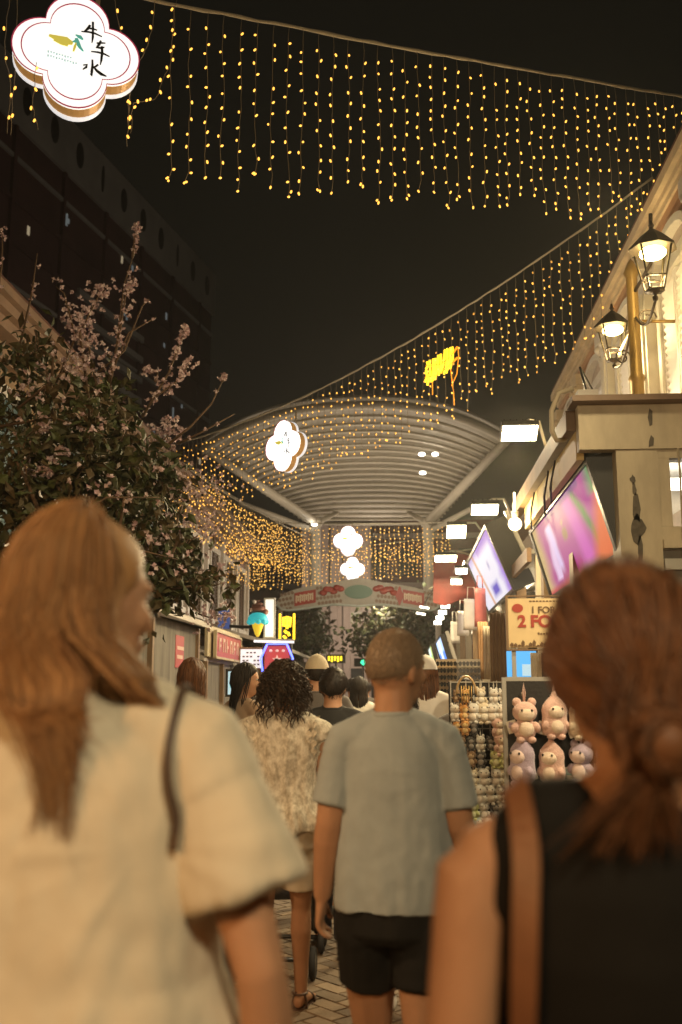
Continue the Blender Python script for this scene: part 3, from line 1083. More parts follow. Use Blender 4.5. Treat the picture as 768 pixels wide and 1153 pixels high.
def light_curtain(label, P0, P1, sag, spacing, length, seed, detail=0, r=.0075, L=.024, bm_=None, gap=None, skip=None, cable_r=.014, step=.112):
    rnd = random.Random(seed)
    root = empty('light_curtain', P0.copy(), label, 'fairy lights', 'fairy light curtains strung across the street')
    O = P0
    m_b = bm_ or BULB
    pts = [cable_pt(P0, P1, sag, k / 60) - O + Vector((0, 0, rnd.uniform(-.006, .006))) for k in range(61)]
    MB().tube(pts, [cable_r * rnd.uniform(.75, 1.2) for _ in pts], 7).build('cable', CABLE, root)
    tot = (P1 - P0).length
    n = int(tot / spacing)
    cnt = 0
    proto = None
    rest = MB()
    for k in range(n):
        u = (k + .5 + rnd.uniform(-.08, .08)) / n
        if skip and skip(u):
            continue
        top = cable_pt(P0, P1, sag, u) - O
        ln = length(u) * rnd.uniform(.88, 1.06)
        w = [top.copy()]
        p = top.copy()
        ox = 0.0
        seg = max(6, int(ln / .09))
        for q in range(seg):
            tail = .015 * rnd.choice((-1, 1)) if q > seg - 3 else 0
            ox = ox * .75 + rnd.uniform(-.008, .008)
            p = Vector((top.x + ox + tail * rnd.random(), top.y + ox * .5, p.z - ln / seg))
            w.append(p.copy())
        mb = MB().tube(w, .0022 if detail else .003, 4)
        spots = []
        z = rnd.uniform(.12, .2)
        while z < ln:
            f = z / ln * seg
            i = min(seg - 1, int(f))
            c = w[i].lerp(w[i + 1], f - i)
            side = rnd.choice((-1, 1))
            spots.append(c + Vector((side * (.011 + rnd.uniform(0, .006)), rnd.uniform(-.006, .006), rnd.uniform(-.012, .012))))
            z += step * rnd.uniform(.75, 1.25) * (2 if rnd.random() < .05 else 1)
        spots.append(w[-1])
        if detail and cnt < 100:
            st = mb.build('strand', WIRE, root, fix=False)
            for c in spots:
                if cnt < 100:
                    if proto is None:
                        b = MB()
                        bulb_shape(b, (0, 0, 0), r, L, random.Random(1), 0)
                        proto = b.mesh('bulb', m_b)
                    o = bpy.data.objects.new('bulb', proto)
                    COL.objects.link(o)
                    o.parent = st
                    o.location = c
                    o.rotation_euler = (rnd.uniform(-.5, .5), rnd.uniform(-.6, .6), 0)
                    cnt += 1
                else:
                    bulb_shape(rest, c, r, L, rnd, 0)
        elif detail:
            mb.build('strand', WIRE, root, fix=False)
            for c in spots:
                bulb_shape(rest, c, r, L, rnd, 0)
        else:
            for c in spots:
                bulb_shape(mb, c, r * rnd.uniform(.75, 1.15), L, rnd, 1 if rnd.random() < .72 else 2)
            mb.build('strand', [WIRE, m_b, BULB_DIM], root, fix=False)
    if rest.v:
        tag(rest.build('bulbs', m_b, root, fix=False), kind='stuff')
    return root

def bunch(root_label, pts_list, name='light_bunch'):
    pass

# nearest curtain, upper edge of the view
A0, A1 = at(-60, -46, 5.45), at(905, 130, 10.2)
def len1(u):
    return 1.40 - .12 * u
cur1 = light_curtain('nearest fairy light curtain along the top, above the whole street', A0, A1, .05, .133, len1, 11, detail=1,
              skip=lambda u: u < .165)
# bunched strands pulled aside round the big emblem
rnd = random.Random(5)
for trail in (((175, -10, 6.0), (170, 40, 6.0), (155, 75, 6.0), (146, 105, 6.0), (143, 165, 6.0)), ((198, 0, 6.1), (193, 70, 6.1), (175, 112, 6.05), (150, 116, 6.0), (147, 150, 6.0)),
              ((12, -20, 5.7), (5, 60, 5.7), (12, 100, 5.7), (8, 150, 5.7)), ((20, -20, 5.7), (16, 90, 5.7), (12, 152, 5.7)), ((41, 70, 5.6), (36, 118, 5.6), (43, 146, 5.6)),
              ((128, -10, 5.9), (134, 25, 5.9), (147, 70, 5.95), (145, 140, 5.95))):
    ctl = [at(*q) - A0 for q in trail]
    w = []
    for a, b in zip(ctl, ctl[1:]):
        for q in range(6):
            w.append(a.lerp(b, q / 6) + Vector((rnd.uniform(-.008, .008), 0, 0)))
    w.append(ctl[-1])
    st = MB().tube(w, .0022, 4)
    for i in range(1, len(w), 2 if len(w) > 19 else 3):
        bulb_shape(st, w[i] + Vector((rnd.choice((-1, 1)) * .012, -.01, 0)), .0075, .024, rnd, 1)
    st.build('strand', [WIRE, BULB], cur1, fix=False)

# second curtain from the right eave down to the left
B0, B1 = at(735, 200, 10.4), at(196, 500, 17.0)
light_curtain('second fairy light curtain sweeping from right eave down to left cornice', B0, B1,   .42, .132, lambda u: 1.38 - .2 * u, 12, r=.0085, L=.025)
# the ones running along the left facades
C0, C1 = at(186, 508, 16.0), at(318, 588, 24.5)
light_curtain('fairy light curtain hanging along the left facades beside the blossom', C0, C1, .12, .135, lambda u: 1.15, 13, step=.145, r=.0098, L=.027, bm_=BULB_FAR)
C0, C1 = at(172, 545, 17.5), at(300, 612, 25.5)
light_curtain('lower fairy light curtain along the left facades behind the leaves', C0, C1, .1, .15, lambda u: 1.2, 16, step=.145, r=.0098, L=.027, bm_=BULB_FAR)
C0, C1 = at(205, 520, 19.5), at(345, 604, 27.0)
light_curtain('third fairy light curtain beside the left facades, nearest the canopy column', C0, C1, .1, .13, lambda u: 1.25, 18, step=.145, r=.0098, L=.027, bm_=BULB_FAR)
# far curtains in front of the canopy columns
C0, C1 = at(180, 584, 27), at(500, 588, 27)
light_curtain('far fairy light curtain under the canopy, upper of the two level ones', C0, C1, .08, .128, lambda u: 1.05, 14, r=.0125, L=.03, bm_=BULB_FAR)
C0, C1 = at(176, 624, 31), at(508, 603, 31)
light_curtain('farthest fairy light curtain just above the gateway arch', C0, C1, .18, .128, lambda u: 1.12, 15, r=.0135, L=.032, bm_=BULB_FAR)

# ------------------------------------------------------------------ emblem light boxes
SIGNF = mat('sign_face_lit', (0.8, 0.8, 0.78), 0.4, emit=(1.0, 0.97, 0.92), estr=1.05)
SIGNF2 = mat('sign_face_lit_far', (0.8, 0.8, 0.78), 0.4, emit=(1.0, 0.97, 0.92), estr=2.2)
SIGNRIM = mat('sign_edge_lit', (0.7, 0.7, 0.68), 0.4, emit=(0.92, 0.93, 0.95), estr=0.75)
SIGNRED = mat('sign_red_line', (0.35, 0.03, 0.06), 0.5, emit=(0.5, 0.06, 0.12), estr=0.5)
SIGNGOLD = mat('sign_gold_side', (0.46, 0.26, 0.085), 0.45, metal=0.3, emit=(0.6, 0.30, 0.08), estr=0.35)
INK = mat('ink_black', (0.015, 0.018, 0.012), 0.6)
YEL = mat('print_yellow', (0.75, 0.62, 0.10), 0.5, emit=(0.9, 0.78, 0.12), estr=0.5)
TEAL = mat('print_teal', (0.10, 0.45, 0.38), 0.5, emit=(0.15, 0.55, 0.45), estr=0.5)
PALEB = mat('print_pale_teal', (0.5, 0.65, 0.65), 0.5, emit=(0.5, 0.68, 0.68), estr=0.7)

def quatrefoil(r, n=72):
    """four round lobes, at 12, 3, 6 and 9 o'clock"""
    out = []
    d, lr = r * .50, r * .50
    for k in range(n):
        a = 2 * PI * k / n
        best = 0
        for q in range(4):
            c = Vector((d * math.cos(q * PI / 2), d * math.sin(q * PI / 2)))
            u = Vector((math.cos(a), math.sin(a)))
            b = u.dot(c)
            disc = b * b - (c.length_squared - lr * lr)
            if disc >= 0:
                best = max(best, b + math.sqrt(disc))
        out.append((best * u.x, best * u.y))
    return out

def ring_prism(mb, o1, o2, d0, d1, M=None, mi=0):
    n = len(o1)
    vs = []
    for (o, d) in ((o1, d0), (o2, d0), (o1, d1), (o2, d1)):
        vs += [Vector((x, d, z)) for x, z in o]
    fs = []
    for i in range(n):
        j = (i + 1) % n
        fs += [(i, j, n + j, n + i), (2 * n + i, 3 * n + i, 3 * n + j, 2 * n + j), (i, 2 * n + i, 2 * n + j, j), (n + i, n + j, 3 * n + j, 3 * n + i)]
    mb.add(vs, fs, mi)

def emblem(label, loc, r, rz, face, detail, tilt=0.0, th=.13):
    e = empty('emblem_sign', loc, label, 'sign', 'white quatrefoil emblem signs on the light curtains', rz)
    e.rotation_euler = (tilt, 0, rz)
    MB().prism(quatrefoil(r * .985), 0.0, th, None).build('box_side', SIGNGOLD, e)
    b = MB()
    ring_prism(b, quatrefoil(r * 1.0), quatrefoil(r * .93), th - .03, th + .012)
    b.build('back_rim', SIGNRIM, e)
    f = MB().prism(quatrefoil(r * 1.0), -.02, -.001).build('face', face, e)
    rm = MB()
    ring_prism(rm, quatrefoil(r * 1.006), quatrefoil(r * .985), -.026, -.0205)
    ring_prism(rm, quatrefoil(r * .86), quatrefoil(r * .84), -.024, -.0205)
    rm.build('outline', SIGNRED, f)
    if detail:
        u = r / 310.0   # drawn in a 620-unit square, centre at (370, 285)
        def stroke(pts, w):
            mb = MB()
            q = [Vector(((x - 370) * u * 1.04, 0, (285 - y) * u)) for x, y in pts]
            n = len(q)
            L_, R_ = [], []
            for i in range(n):
                d = (q[min(i + 1, n - 1)] - q[max(i - 1, 0)]).normalized()
                s_ = Vector((d.z, 0, -d.x)) * w[i] * u
                L_.append((q[i].x + s_.x, q[i].z + s_.z))
                R_.append((q[i].x - s_.x, q[i].z - s_.z))
            mb.prism(L_ + R_[::-1], -.0255, -.0206)
            return mb
        S = [
            # first character
            ([(428, 128), (418, 150), (402, 168)], [5, 6, 2]), ([(414, 148), (440, 146), (462, 150)], [3, 4, 2]),
            ([(388, 172), (420, 168), (450, 170), (486, 182)], [2, 4, 4, 2]), ([(440, 108), (442, 150), (443, 195), (440, 226)], [5, 5, 5, 2]),
            # second character
            ([(462, 222), (480, 218), (504, 214)], [3, 4, 2]), ([(482, 205), (474, 228), (464, 246), (484, 246), (500, 238)], [4, 6, 6, 5, 2]),
            ([(438, 274), (470, 272), (500, 276), (526, 286)], [2, 4, 4, 2]), ([(488, 236), (490, 270), (488, 312), (484, 340)], [5, 6, 5, 2]),
            # third character
            ([(446, 318), (448, 350), (446, 385), (446, 408), (438, 398)], [4, 5, 6, 4, 1]), ([(404, 356), (424, 350), (420, 364), (404, 380)], [2, 4, 5, 2]),
            ([(474, 340), (464, 352), (452, 360)], [4, 4, 2]), ([(452, 356), (470, 376), (490, 390), (516, 398)], [3, 6, 7, 2]),
        ]
        for k, (p, w) in enumerate(S):
            o = stroke(p, [x * 1.15 for x in w]).build('brush_stroke', INK, f)
            o.location.y = -.0004 * (k % 4)
        for k, (p, w, m) in enumerate([([(240, 222), (280, 232), (320, 238), (352, 246)], [6, 16, 22, 8], YEL), ([(262, 244), (300, 252), (330, 262)], [4, 12, 6], YEL), ([(356, 290), (362, 262), (366, 240)], [4, 7, 3], YEL),
                        ([(362, 196), (384, 204), (398, 216)], [3, 10, 4], TEAL), ([(366, 214), (372, 236), (386, 262), (402, 280)], [8, 12, 8, 3], TEAL), ([(350, 238), (362, 232), (376, 226)], [3, 7, 3], TEAL)]):
            o = stroke(p, w).build('printed_dab', m, f)
            o.location.y = -.0004 * (k % 3)
        l = MB()
        for row, (y, n) in enumerate(((306, 9), (328, 11))):
            for k in range(n):
                x = 232 + k * 13.5
                yy = y + k * 2.0
                l.bb((x - 370) * u, (x - 370 + 9) * u, -.0245, -.0206, (285 - yy) * u, (285 - yy - (9 if k % 3 else 13)) * u)
        l.build('small_print', PALEB, f)
    # hanger behind
    h = MB().bar((.12, th + .015, r * .4), (.12, th + .015, r * 1.35), .03, .015)
    h.build('hanger', WIRE, e)
    return e
emblem('large white quatrefoil sign with brush characters, nearest of the emblems', at(86, 60, 5.7), .40, R(19), SIGNF, True, tilt=0.0)
emblem('white quatrefoil sign seen obliquely on the second light curtain', at(319, 502, 14.6), .395, -R(43), SIGNF2, True)
emblem('far white quatrefoil sign hanging above another one like it', at(392, 609, 26.5), .40, R(5), SIGNF2, True)
emblem('farthest white quatrefoil sign right above the gateway arch', at(397, 641, 30.5), .38, R(5), SIGNF2, True)

# ------------------------------------------------------------------ yellow zigzag light on the second curtain
NEON = mat('neon_yellow', (0.8, 0.6, 0.05), 0.4, emit=(1.0, 0.62, 0.02), estr=2.6)
NEONO = mat('neon_orange', (0.8, 0.3, 0.03), 0.4, emit=(1.0, 0.33, 0.015), estr=1.4)
zp = at(496, 413, 13.4)
zz = empty('yellow_light_motif', zp, 'bright yellow zigzag neon motif hung on the second light curtain', 'neon light', None, 0)
k_ = 13.4 / 1121.0
def zl(x, y):
    return Vector(((x - 280) / 7.68 * k_, 0, (420 - y) / 7.68 * k_))
m1 = MB()
for a, b in (((160, 370), (150, 440)), ((185, 355), (160, 590)), ((215, 345), (190, 560)), ((235, 340), (205, 550)), ((262, 310), (225, 540)), ((285, 300), (260, 500)), ((320, 260), (280, 480)), ((345, 250), (310, 490)), ((375, 240), (330, 480)), ((390, 235), (365, 440)), ((150, 450), (140, 560))):
    m1.tube([zl(*a), zl((a[0] + b[0]) / 2 + 14, (a[1] + b[1]) / 2), zl(*b)], .016, 6)
m1.build('zigzag_tube', NEON, zz)
m2 = MB()
m2.tube([zl(150, 410), zl(280, 400), zl(370, 330), zl(435, 235)], .016, 6)
m2.tube([zl(140, 520), zl(240, 500), zl(330, 440), zl(435, 335)], .016, 6)
m2.tube([zl(440, 240), zl(445, 320), zl(425, 490), zl(375, 600)], .007, 5)
m2.tube([zl(370, 440), zl(380, 540), zl(392, 660), zl(396, 780)], .007, 5)
m2.tube([zl(205, 540), zl(205, 680)], .007, 5)
m2.build('outline_tube', NEONO, zz)

# ------------------------------------------------------------------ street lanterns on the right
IRON = mat('lantern_iron', (0.06, 0.045, 0.03), 0.5, metal=0.5)
BRASS = mat('post_gold_paint', (0.34, 0.22, 0.07), 0.4, metal=0.4, var=0.2, vscale=6)
LBULB = mat('lantern_bulb', (0.9, 0.8, 0.5), 0.3, emit=(1.0, 0.76, 0.24), estr=24.0, sample=False)
LGL = mat('lantern_glass_rim', (0.55, 0.48, 0.35), 0.3)

def street_lantern(label, loc, s_, toward):
    t = empty('street_lantern', loc, label, 'street lamp', 'old style lanterns at the right')
    c = MB().lathe([(.012, .34), (.02, .30), (.03, .28), (.015, .25), (.05, .22), (.11, .17), (.125, .155), (.20, .075), (.235, .04), (.235, .02), (.0, .045)], n=8, smooth=False)
    c.v = [v * s_ for v in c.v]
    c.build('cap', IRON, t)
    MB().ell((0, 0, -.01 * s_), (.13 * s_, .13 * s_, .062 * s_), 16, 10).build('bulb', LBULB, t)
    fr = MB()
    rt, rb, zt, zb = .205, .10, .02, -.40
    for k in range(4):
        a = PI / 4 + k * PI / 2
        fr.tube([Vector((rt * math.cos(a), rt * math.sin(a), zt)) * s_, Vector((rb * math.cos(a), rb * math.sin(a), zb)) * s_], .011 * s_, 6)
    for r_, z in ((rb, zb), (.135, -.27)):
        for k in range(4):
            a, b = PI / 4 + k * PI / 2, PI / 4 + (k + 1) * PI / 2
            fr.tube([Vector((r_ * math.cos(a), r_ * math.sin(a), z)) * s_, Vector((r_ * math.cos(b), r_ * math.sin(b), z)) * s_], .010 * s_, 6)
    fr.lathe([(.0, -.52), (.025, -.50), (.03, -.47), (.012, -.45), (.05, -.42), (.1, -.405)], n=8)
    fr.v = [v if i < fr.v.__len__() - 48 else v * s_ for i, v in enumerate(fr.v)]
    fr.build('frame', IRON, t)
    sc_ = MB()
    tw_ = Vector(toward)
    # scrolled bracket from below the basket up to its support
    pts = []
    p0 = Vector((0, 0, -.50)) * s_
    for q in range(13):
        u = q / 12
        pts.append(p0.lerp(tw_ + Vector((0, 0, -.34)) * s_, u) + Vector((0, 0, -.16 * math.sin(PI * u))) * s_)
    sc_.tube(pts, .014 * s_, 6)
    e = pts[-1]
    sp = []
    for q in range(16):
        a = q / 15 * 2.6 * PI
        rr = .10 * s_ * (1 - q / 22)
        sp.append(p0.lerp(e, .45) + Vector((rr * math.cos(a), 0, rr * math.sin(a) - .10 * s_)))
    sc_.tube(sp, .010 * s_, 6)
    sc_.build('scroll_bracket', IRON, t)
    return t
L1, L2 = at(735, 284, 7.7), at(690, 371, 9.4)
PB, PT_ = at(716, 450, 8.5), at(704, 306, 8.5)
px_, py_ = PB.x + .02, 8.5
street_lantern('larger lit lantern with dark cap, nearer of the two street lanterns', L1, .82, Vector((px_ - L1.x, py_ - L1.y, 0)) * .9)
street_lantern('smaller lit lantern left of the golden post against white shutters', L2, .78, Vector((px_ - L2.x, py_ - L2.y, 0)) * .9)
t = empty('lamp_post', (px_, py_, 3.42), 'golden painted post with side rod rising above the stall roof', 'post')
MB().lathe([(.10, 0), (.10, .06), (.062, .1), (.058, .75), (.075, .78), (.055, .82), (.05, 1.72), (.07, 1.76), (.03, 1.86), (.0, 1.9)], n=14).build('shaft', BRASS, t)
MB().tube([(L2.x - px_ + .05, L2.y - py_, 1.32), (0, 0, 1.31), (2.75 - px_, .1, 1.33)], .016, 8).build('side_rod', BRASS, t)
MB().tube([(0, 0, 1.55), (.1, -.3, 1.72), (L1.x - px_, L1.y - py_, L1.z - 3.42 + .33)], .016, 8).build('upper_arm', IRON, t)
lamp('lantern_light', 'POINT', L1 + Vector((0, 0, -.30)), 52, (1.0, .74, .34), .1)
lamp('lantern_light', 'POINT', L2 + Vector((0, 0, -.30)), 52, (1.0, .74, .34), .1)
# ------------------------------------------------------------------ right: nearest kiosk
CRM = mat('kiosk_cream', (0.50, 0.43, 0.31), 0.6, var=0.34, vscale=2.6, bump=0.2, bscale=22, stretch=(1, 1, .35))
PEEL = mat('peeled_patch', (0.10, 0.085, 0.065), 0.8, var=0.4, vscale=25)
LEDGE = mat('kiosk_ledge', (0.20, 0.13, 0.085), 0.6, var=0.2, vscale=6)
GREYP = mat('grey_panel', (0.17, 0.155, 0.13), 0.55, var=0.2, vscale=5)
BLK = mat('black_plastic', (0.018, 0.017, 0.016), 0.4)
BRONZE = mat('eave_brown', (0.17, 0.095, 0.045), 0.6, var=0.3, vscale=5)
INW = mat('interior_white', (0.72, 0.70, 0.66), 0.6, var=0.08)
ALU = mat('aluminium', (0.45, 0.43, 0.38), 0.4, metal=0.6)
GLASS = bpy.data.materials.new('clear_glass')
GLASS.use_nodes = True
_b = GLASS.node_tree.nodes['Principled BSDF']
_b.inputs['Transmission Weight'].default_value = 1.0
_b.inputs['Roughness'].default_value = 0.03
_b.inputs['IOR'].default_value = 1.05
_b.inputs['Base Color'].default_value = (0.95, 0.95, 0.93, 1)
FLOODF = mat('flood_face', (0.9, 0.85, 0.7), 0.4, emit=(1.0, 0.86, 0.52), estr=28.0, sample=False)
TUBEW = mat('tube_white', (0.9, 0.9, 0.85), 0.4, emit=(1.0, 0.92, 0.74), estr=7.0, sample=False)

KX, KY0, KY1, KZ = 1.16, 6.40, 9.9, 3.36
kz = empty('market_kiosk', (KX, KY0, 0), 'cream street kiosk with peeling posts, lit window and overhanging roof ledge', 'kiosk')
def kl(x, y, z):
    return (x - KX, y - KY0, z)
m = MB()
m.bb(0, 2.2, 0, .10, 3.06, 3.36)
for x in (.36, 1.1, 1.8):
    pass
m.build('fascia', CRM, kz)
m = MB().bb(-.05, 2.25, -.10, .13, 3.362, 3.40)
m.bb(-.02, 2.23, .131, 3.5, 3.362, 3.39)
m.build('roof_ledge', LEDGE, kz)
gp = MB()
for z0, z1 in ((3.21, 3.33), (3.07, 3.15)):
    gp.prism([(.452 + random.uniform(-.008, .008), z0), (.475, z0 + .01), (.480 , z1 - .02), (.462, z1), (.448, (z0 + z1) / 2)], -.004, .002)
gp.build('joint_gap', PEEL, kz)
# posts
po = MB().bb(.235, .50, .012, .25, 0, 3.058).build('post', CRM, kz)
pp = MB()
rp = random.Random(3)
for (cx, cz, w, h) in ((.335, 2.86, .02, .03), (.34, 2.79, .015, .05), (.35, 2.66, .028, .10), (.352, 2.54, .05, .10), (.36, 2.40, .02, .09), (.345, 2.30, .015, .06), (.42, 2.12, .03, .09)):
    n = 11
    pp.prism([(cx + w * rp.uniform(.55, 1.15) * math.cos(2 * PI * q / n), cz + h * rp.uniform(.55, 1.15) * math.sin(2 * PI * q / n)) for q in range(n)], .0085, .0135)
pp.build('peeled_paint', PEEL, po)
for y in (1.7, 3.4):
    MB().bb(.20, .38, y - .09, y + .09, 0, 3.06).build('post', WOODM, kz)
# lit window in the end wall
wf = MB()
wf.bb(.50, 1.9, .02, .16, 2.42, 2.55).bb(.50, 1.9, .02, .16, 3.0, 3.058).bb(.50, .575, .02, .16, 2.551, 2.999).bb(1.72, 1.9, .02, .16, 2.551, 2.999)
wf.bb(.50, 1.9, -.03, .02, 2.405, 2.46)
w_o = wf.build('window', CRM, kz)
MB().bb(.576, 1.719, .08, .086, 2.552, 2.998).build('pane', GLASS, w_o)
MB().bb(.50, 2.2, .03, .14, 0, 2.40).build('lower_panel', GREYP, kz)
MB().bb(.505, 2.2, .0, .029, 2.27, 2.34).build('rail', ALU, kz)
# body: back wall, inner ceiling, floor
MB().bb(1.9, 2.05, .17, 3.5, 0, 3.06).build('back_wall', INW, kz)
MB().bb(.1, 2.0, .17, 3.5, 3.10, 3.20).build('ceiling', INW, kz)
sh_ = MB()
for z in (.9, 1.3, 1.7, 2.1, 2.75):
    sh_.bb(1.55, 1.9, .3, 3.4, z, z + .03)
sh_.build('shelf', WOODM, kz)
MB().bb(.62, .86, .55, .75, 2.93, 2.98).build('ceiling_lamp', TUBEW, kz)
lamp('kiosk_inside_light', 'POINT', (KX + .95, KY0 + .8, 2.9), 22, (1, .93, .8), .08)
lamp('kiosk_inside_light', 'POINT', (KX + .95, KY0 + 2.4, 2.9), 22, (1, .86, .62), .08)
# dark machine glimpsed in the window
gm = empty('display_case', (KX + .9, KY0 + .7, 2.45), 'grey curved appliance seen through the lit kiosk window', 'appliance')
MB().lathe([(.26, 0), (.27, .08), (.24, .17), (.12, .2), (0, .205)], n=18).build('dome', ALU, gm)
MB().bb(-.3, .3, -.2, .2, -.04, -.001).build('tray', GREYP, gm)
# side: brown eave, yellow fascia
e_ = MB()
e_.bb(-.06, .02, .12, 3.5, 3.22, 3.358)
e_.build('gutter', BRONZE, kz)
f_ = MB().bb(.0, .05, .13, 3.0, 3.02, 3.216)
f_.build('side_board', mat('board_yellow', (0.62, 0.47, 0.20), 0.55, var=0.12, vscale=4), kz)
cw = MB()
for y0, d in ((.9, .2), (1.25, .28), (2.1, .22)):
    pts = [Vector((-.02, y0, 3.2)), Vector((-.05, y0 + .05, 3.1 - d * .3)), Vector((-.03, y0 + .2, 3.02 - d * .5)), Vector((-.02, y0 + .3, 3.05)), Vector((.02, y0 + .42, 3.2))]
    cw.tube(pts, .008, 5)
cw.build('cable', BLK, kz)

# loose fittings at the eave corner
MB().tube([(-.03, .35, 3.22), (-.10, .30, 3.20), (-.13, .28, 3.26), (-.13, .26, 3.40), (-.08, .25, 3.52), (.02, .25, 3.55)], .018, 8).build('drain_pipe', CRM, kz)
MB().bb(.06, .20, .30, .42, 3.395, 3.56).build('junction_box', INW, kz)
MB().tube([(.13, .36, 3.56), (.10, .4, 3.75), (.3, .8, 3.62), (.6, 1.4, 3.70), (1.3, 2.4, 3.9)], .009, 5).build('loose_wire', BLK, kz)
MB().tube([(.63, .005, 3.06), (.63, -.012, 2.9), (.62, -.012, 2.2), (.63, -.01, 1.4)], .007, 5).build('loose_wire', WIRE, kz)
# ------------------------------------------------------------------ screens
def tv(label, TRc, BRc, far, paint, strength, th=.16, nu=40, nv=20):
    """near top corner, near bottom corner, depth of the far end"""
    o = TRc
    t = empty('display_screen', o, label, 'screen', 'advertising screens along the stalls')
    d = Vector((BRc.x - TRc.x, 0, BRc.z - TRc.z))
    L = far - TRc.y
    nrm = Vector((d.z, 0, -d.x)).normalized()      # faces the street and down
    if nrm.x > 0:
        nrm = -nrm
    ly = Vector((0, L, 0))
    def q(u, v, n):
        return ly * u + d * v + nrm * n
    b = MB()
    b.add([q(-.022, -.05, -th), q(1.022, -.05, -th), q(1.022, 1.05, -th), q(-.022, 1.05, -th), q(-.022, -.05, -.004), q(1.022, -.05, -.004), q(1.022, 1.05, -.004), q(-.022, 1.05, -.004)],
          [(0, 1, 2, 3), (7, 6, 5, 4), (0, 4, 5, 1), (1, 5, 6, 2), (2, 6, 7, 3), (3, 7, 4, 0)])
    b.build('casing', BLK, t)
    bz = MB()
    for a_, b_, c_, d_ in ((-.022, 0, -.05, 1.05), (1.0, 1.022, -.05, 1.05), (0, 1.0, -.05, 0), (0, 1.0, 1.0, 1.05)):
        bz.add([q(u_, v_, n_) for n_ in (-.003, .02) for u_, v_ in ((a_, c_), (b_, c_), (b_, d_), (a_, d_))], [(0, 1, 2, 3), (7, 6, 5, 4), (0, 4, 5, 1), (1, 5, 6, 2), (2, 6, 7, 3), (3, 7, 4, 0)])
    bz.build('bezel', BLK, t)
    me = bpy.data.meshes.new('picture')
    vs = [q(i / nu, j / nv, 0) for i in range(nu + 1) for j in range(nv + 1)]
    fs = [(i * (nv + 1) + j, i * (nv + 1) + j + 1, (i + 1) * (nv + 1) + j + 1, (i + 1) * (nv + 1) + j) for i in range(nu) for j in range(nv)]
    me.from_pydata(vs, [], fs)
    ca = me.color_attributes.new('picture', 'FLOAT_COLOR', 'POINT')
    for i in range(nu + 1):
        for j in range(nv + 1):
            ca.data[i * (nv + 1) + j].color = (*paint(1 - i / nu, 1 - j / nv), 1)
    me.materials.append(screen_mat('screen_picture', strength))
    p = bpy.data.objects.new('picture', me)
    COL.objects.link(p)
    p.parent = t
    for u in (-.008, .99):
        MB().bar(q(u, -.12, -th - .035), q(u, 1.25, -th - .035), .05, .05, up=Vector((0, 1, 0))).build('bracket', ALU, t)
    return t

def mixc(a, b, t):
    t = max(0, min(1, t))
    return tuple(x + (y - x) * t for x, y in zip(a, b))

def paint1(u, v):
    """u 0 far .. 1 near, v 0 bottom .. 1 top"""
    n = noise.noise(Vector((u * 5, v * 4, 1.3)))
    c = (.40, .07, .26)
    c = mixc(c, (.60, .42, .20), (.16 - u + .05 * n) * 9)
    if .12 < v < .88:
        c = mixc(c, (.70, .50, .72), 1.5 - 20 * abs(u - .24 - .04 * v + .04 * n))
        c = mixc(c, (.66, .52, .78), 1.2 - 22 * abs(u - .33 + .05 * v))
    c = mixc(c, (.30, .17, .10), 2.2 - 12 * ((u - .50) ** 2 * 5 + (v - .60) ** 2 * 1.2) ** .5 * 1.6)
    c = mixc(c, (.42, .27, .16), 1.6 - 14 * ((u - .50) ** 2 * 5 + (v - .74) ** 2 * 2) ** .5 * 1.8)
    c = mixc(c, (.36, .03, .16), (.30 - v) * 6 * (1 if .3 < u < .62 else 0))
    c = mixc(c, (.55, .10, .42), 1.6 - 18 * abs(u - .68 + .10 * (v - .5)))
    c = mixc(c, (.06, .22, .05), 1.1 - 26 * abs(u - .82 + .20 * (v - .5) + .03 * n))
    c = mixc(c, (.68, .14, .05), (u - .86 + .30 * (v - .55) * -1) * 9)
    c = mixc(c, (.08, .36, .10), (u - .88) * 9 * (1 if v > .72 else 0))
    c = mixc(c, (.16, .05, .20), (v - .90) * 14 * (1 if .3 < u < .85 else 0))
    c = mixc(c, (.62, .05, .08), (.10 - v) * 12 * (1 if u < .6 else 0))
    return c

def paint2(u, v):
    n = noise.noise(Vector((u * 4, v * 4, 7.3)))
    c = (.88, .84, .95)
    c = mixc(c, (.40, .25, .75), (u - .80 + .1 * n) * 10)
    c = mixc(c, (.50, .30, .72), (v - .82) * 10 * (1 if u > .4 else .4))
    c = mixc(c, (.70, .35, .20), 1.4 - 30 * abs(u - .28 + .12 * (v - .5)))
    c = mixc(c, (.10, .07, .55), 1.6 - 12 * max(abs(u - .56) * .8, abs(v - .20)))
    c = mixc(c, (.35, .30, .55), 1.2 - 14 * max(abs(u - .62) * 2.2, abs(v - .6)))
    return c

def paint3(u, v):
    return mixc(mixc((.45, .60, .85), (.10, .25, .75), (v < .4) * 1.0), (.9, .92, .95), 1.2 - 6 * abs(u - .4))

def paint4(u, v):
    return mixc(mixc((.35, .75, .45), (.85, .9, .85), (v > .5) * .8), (.55, .65, .15), 1.3 - 6 * abs(u - .7))
TR = at(662, 522, 6.6)
BR = at(696, 622, 6.6)
tv('large tilted screen showing pink, magenta and green picture under the kiosk eave', TR, BR, 9.55, paint1, 1.05)
TR = at(548, 594, 12.2)
BR = at(578, 662, 12.2)
tv('tilted white and violet screen above the stalls, second from the camera', TR, BR, 15.75, paint2, .95, th=.26)
TR, BR = at(497, 716, 15.0), at(505, 742, 15.0)
tv('small blue and white screen hanging over the sunglasses rack', TR, BR, 17.5, paint3, 1.5, th=.06, nu=16, nv=8)
TR, BR = at(486, 726, 19.0), at(491, 747, 19.0)
tv('small green and white screen, farthest along the right stalls', TR, BR, 21.5, paint4, 1.3, th=.06, nu=16, nv=8)

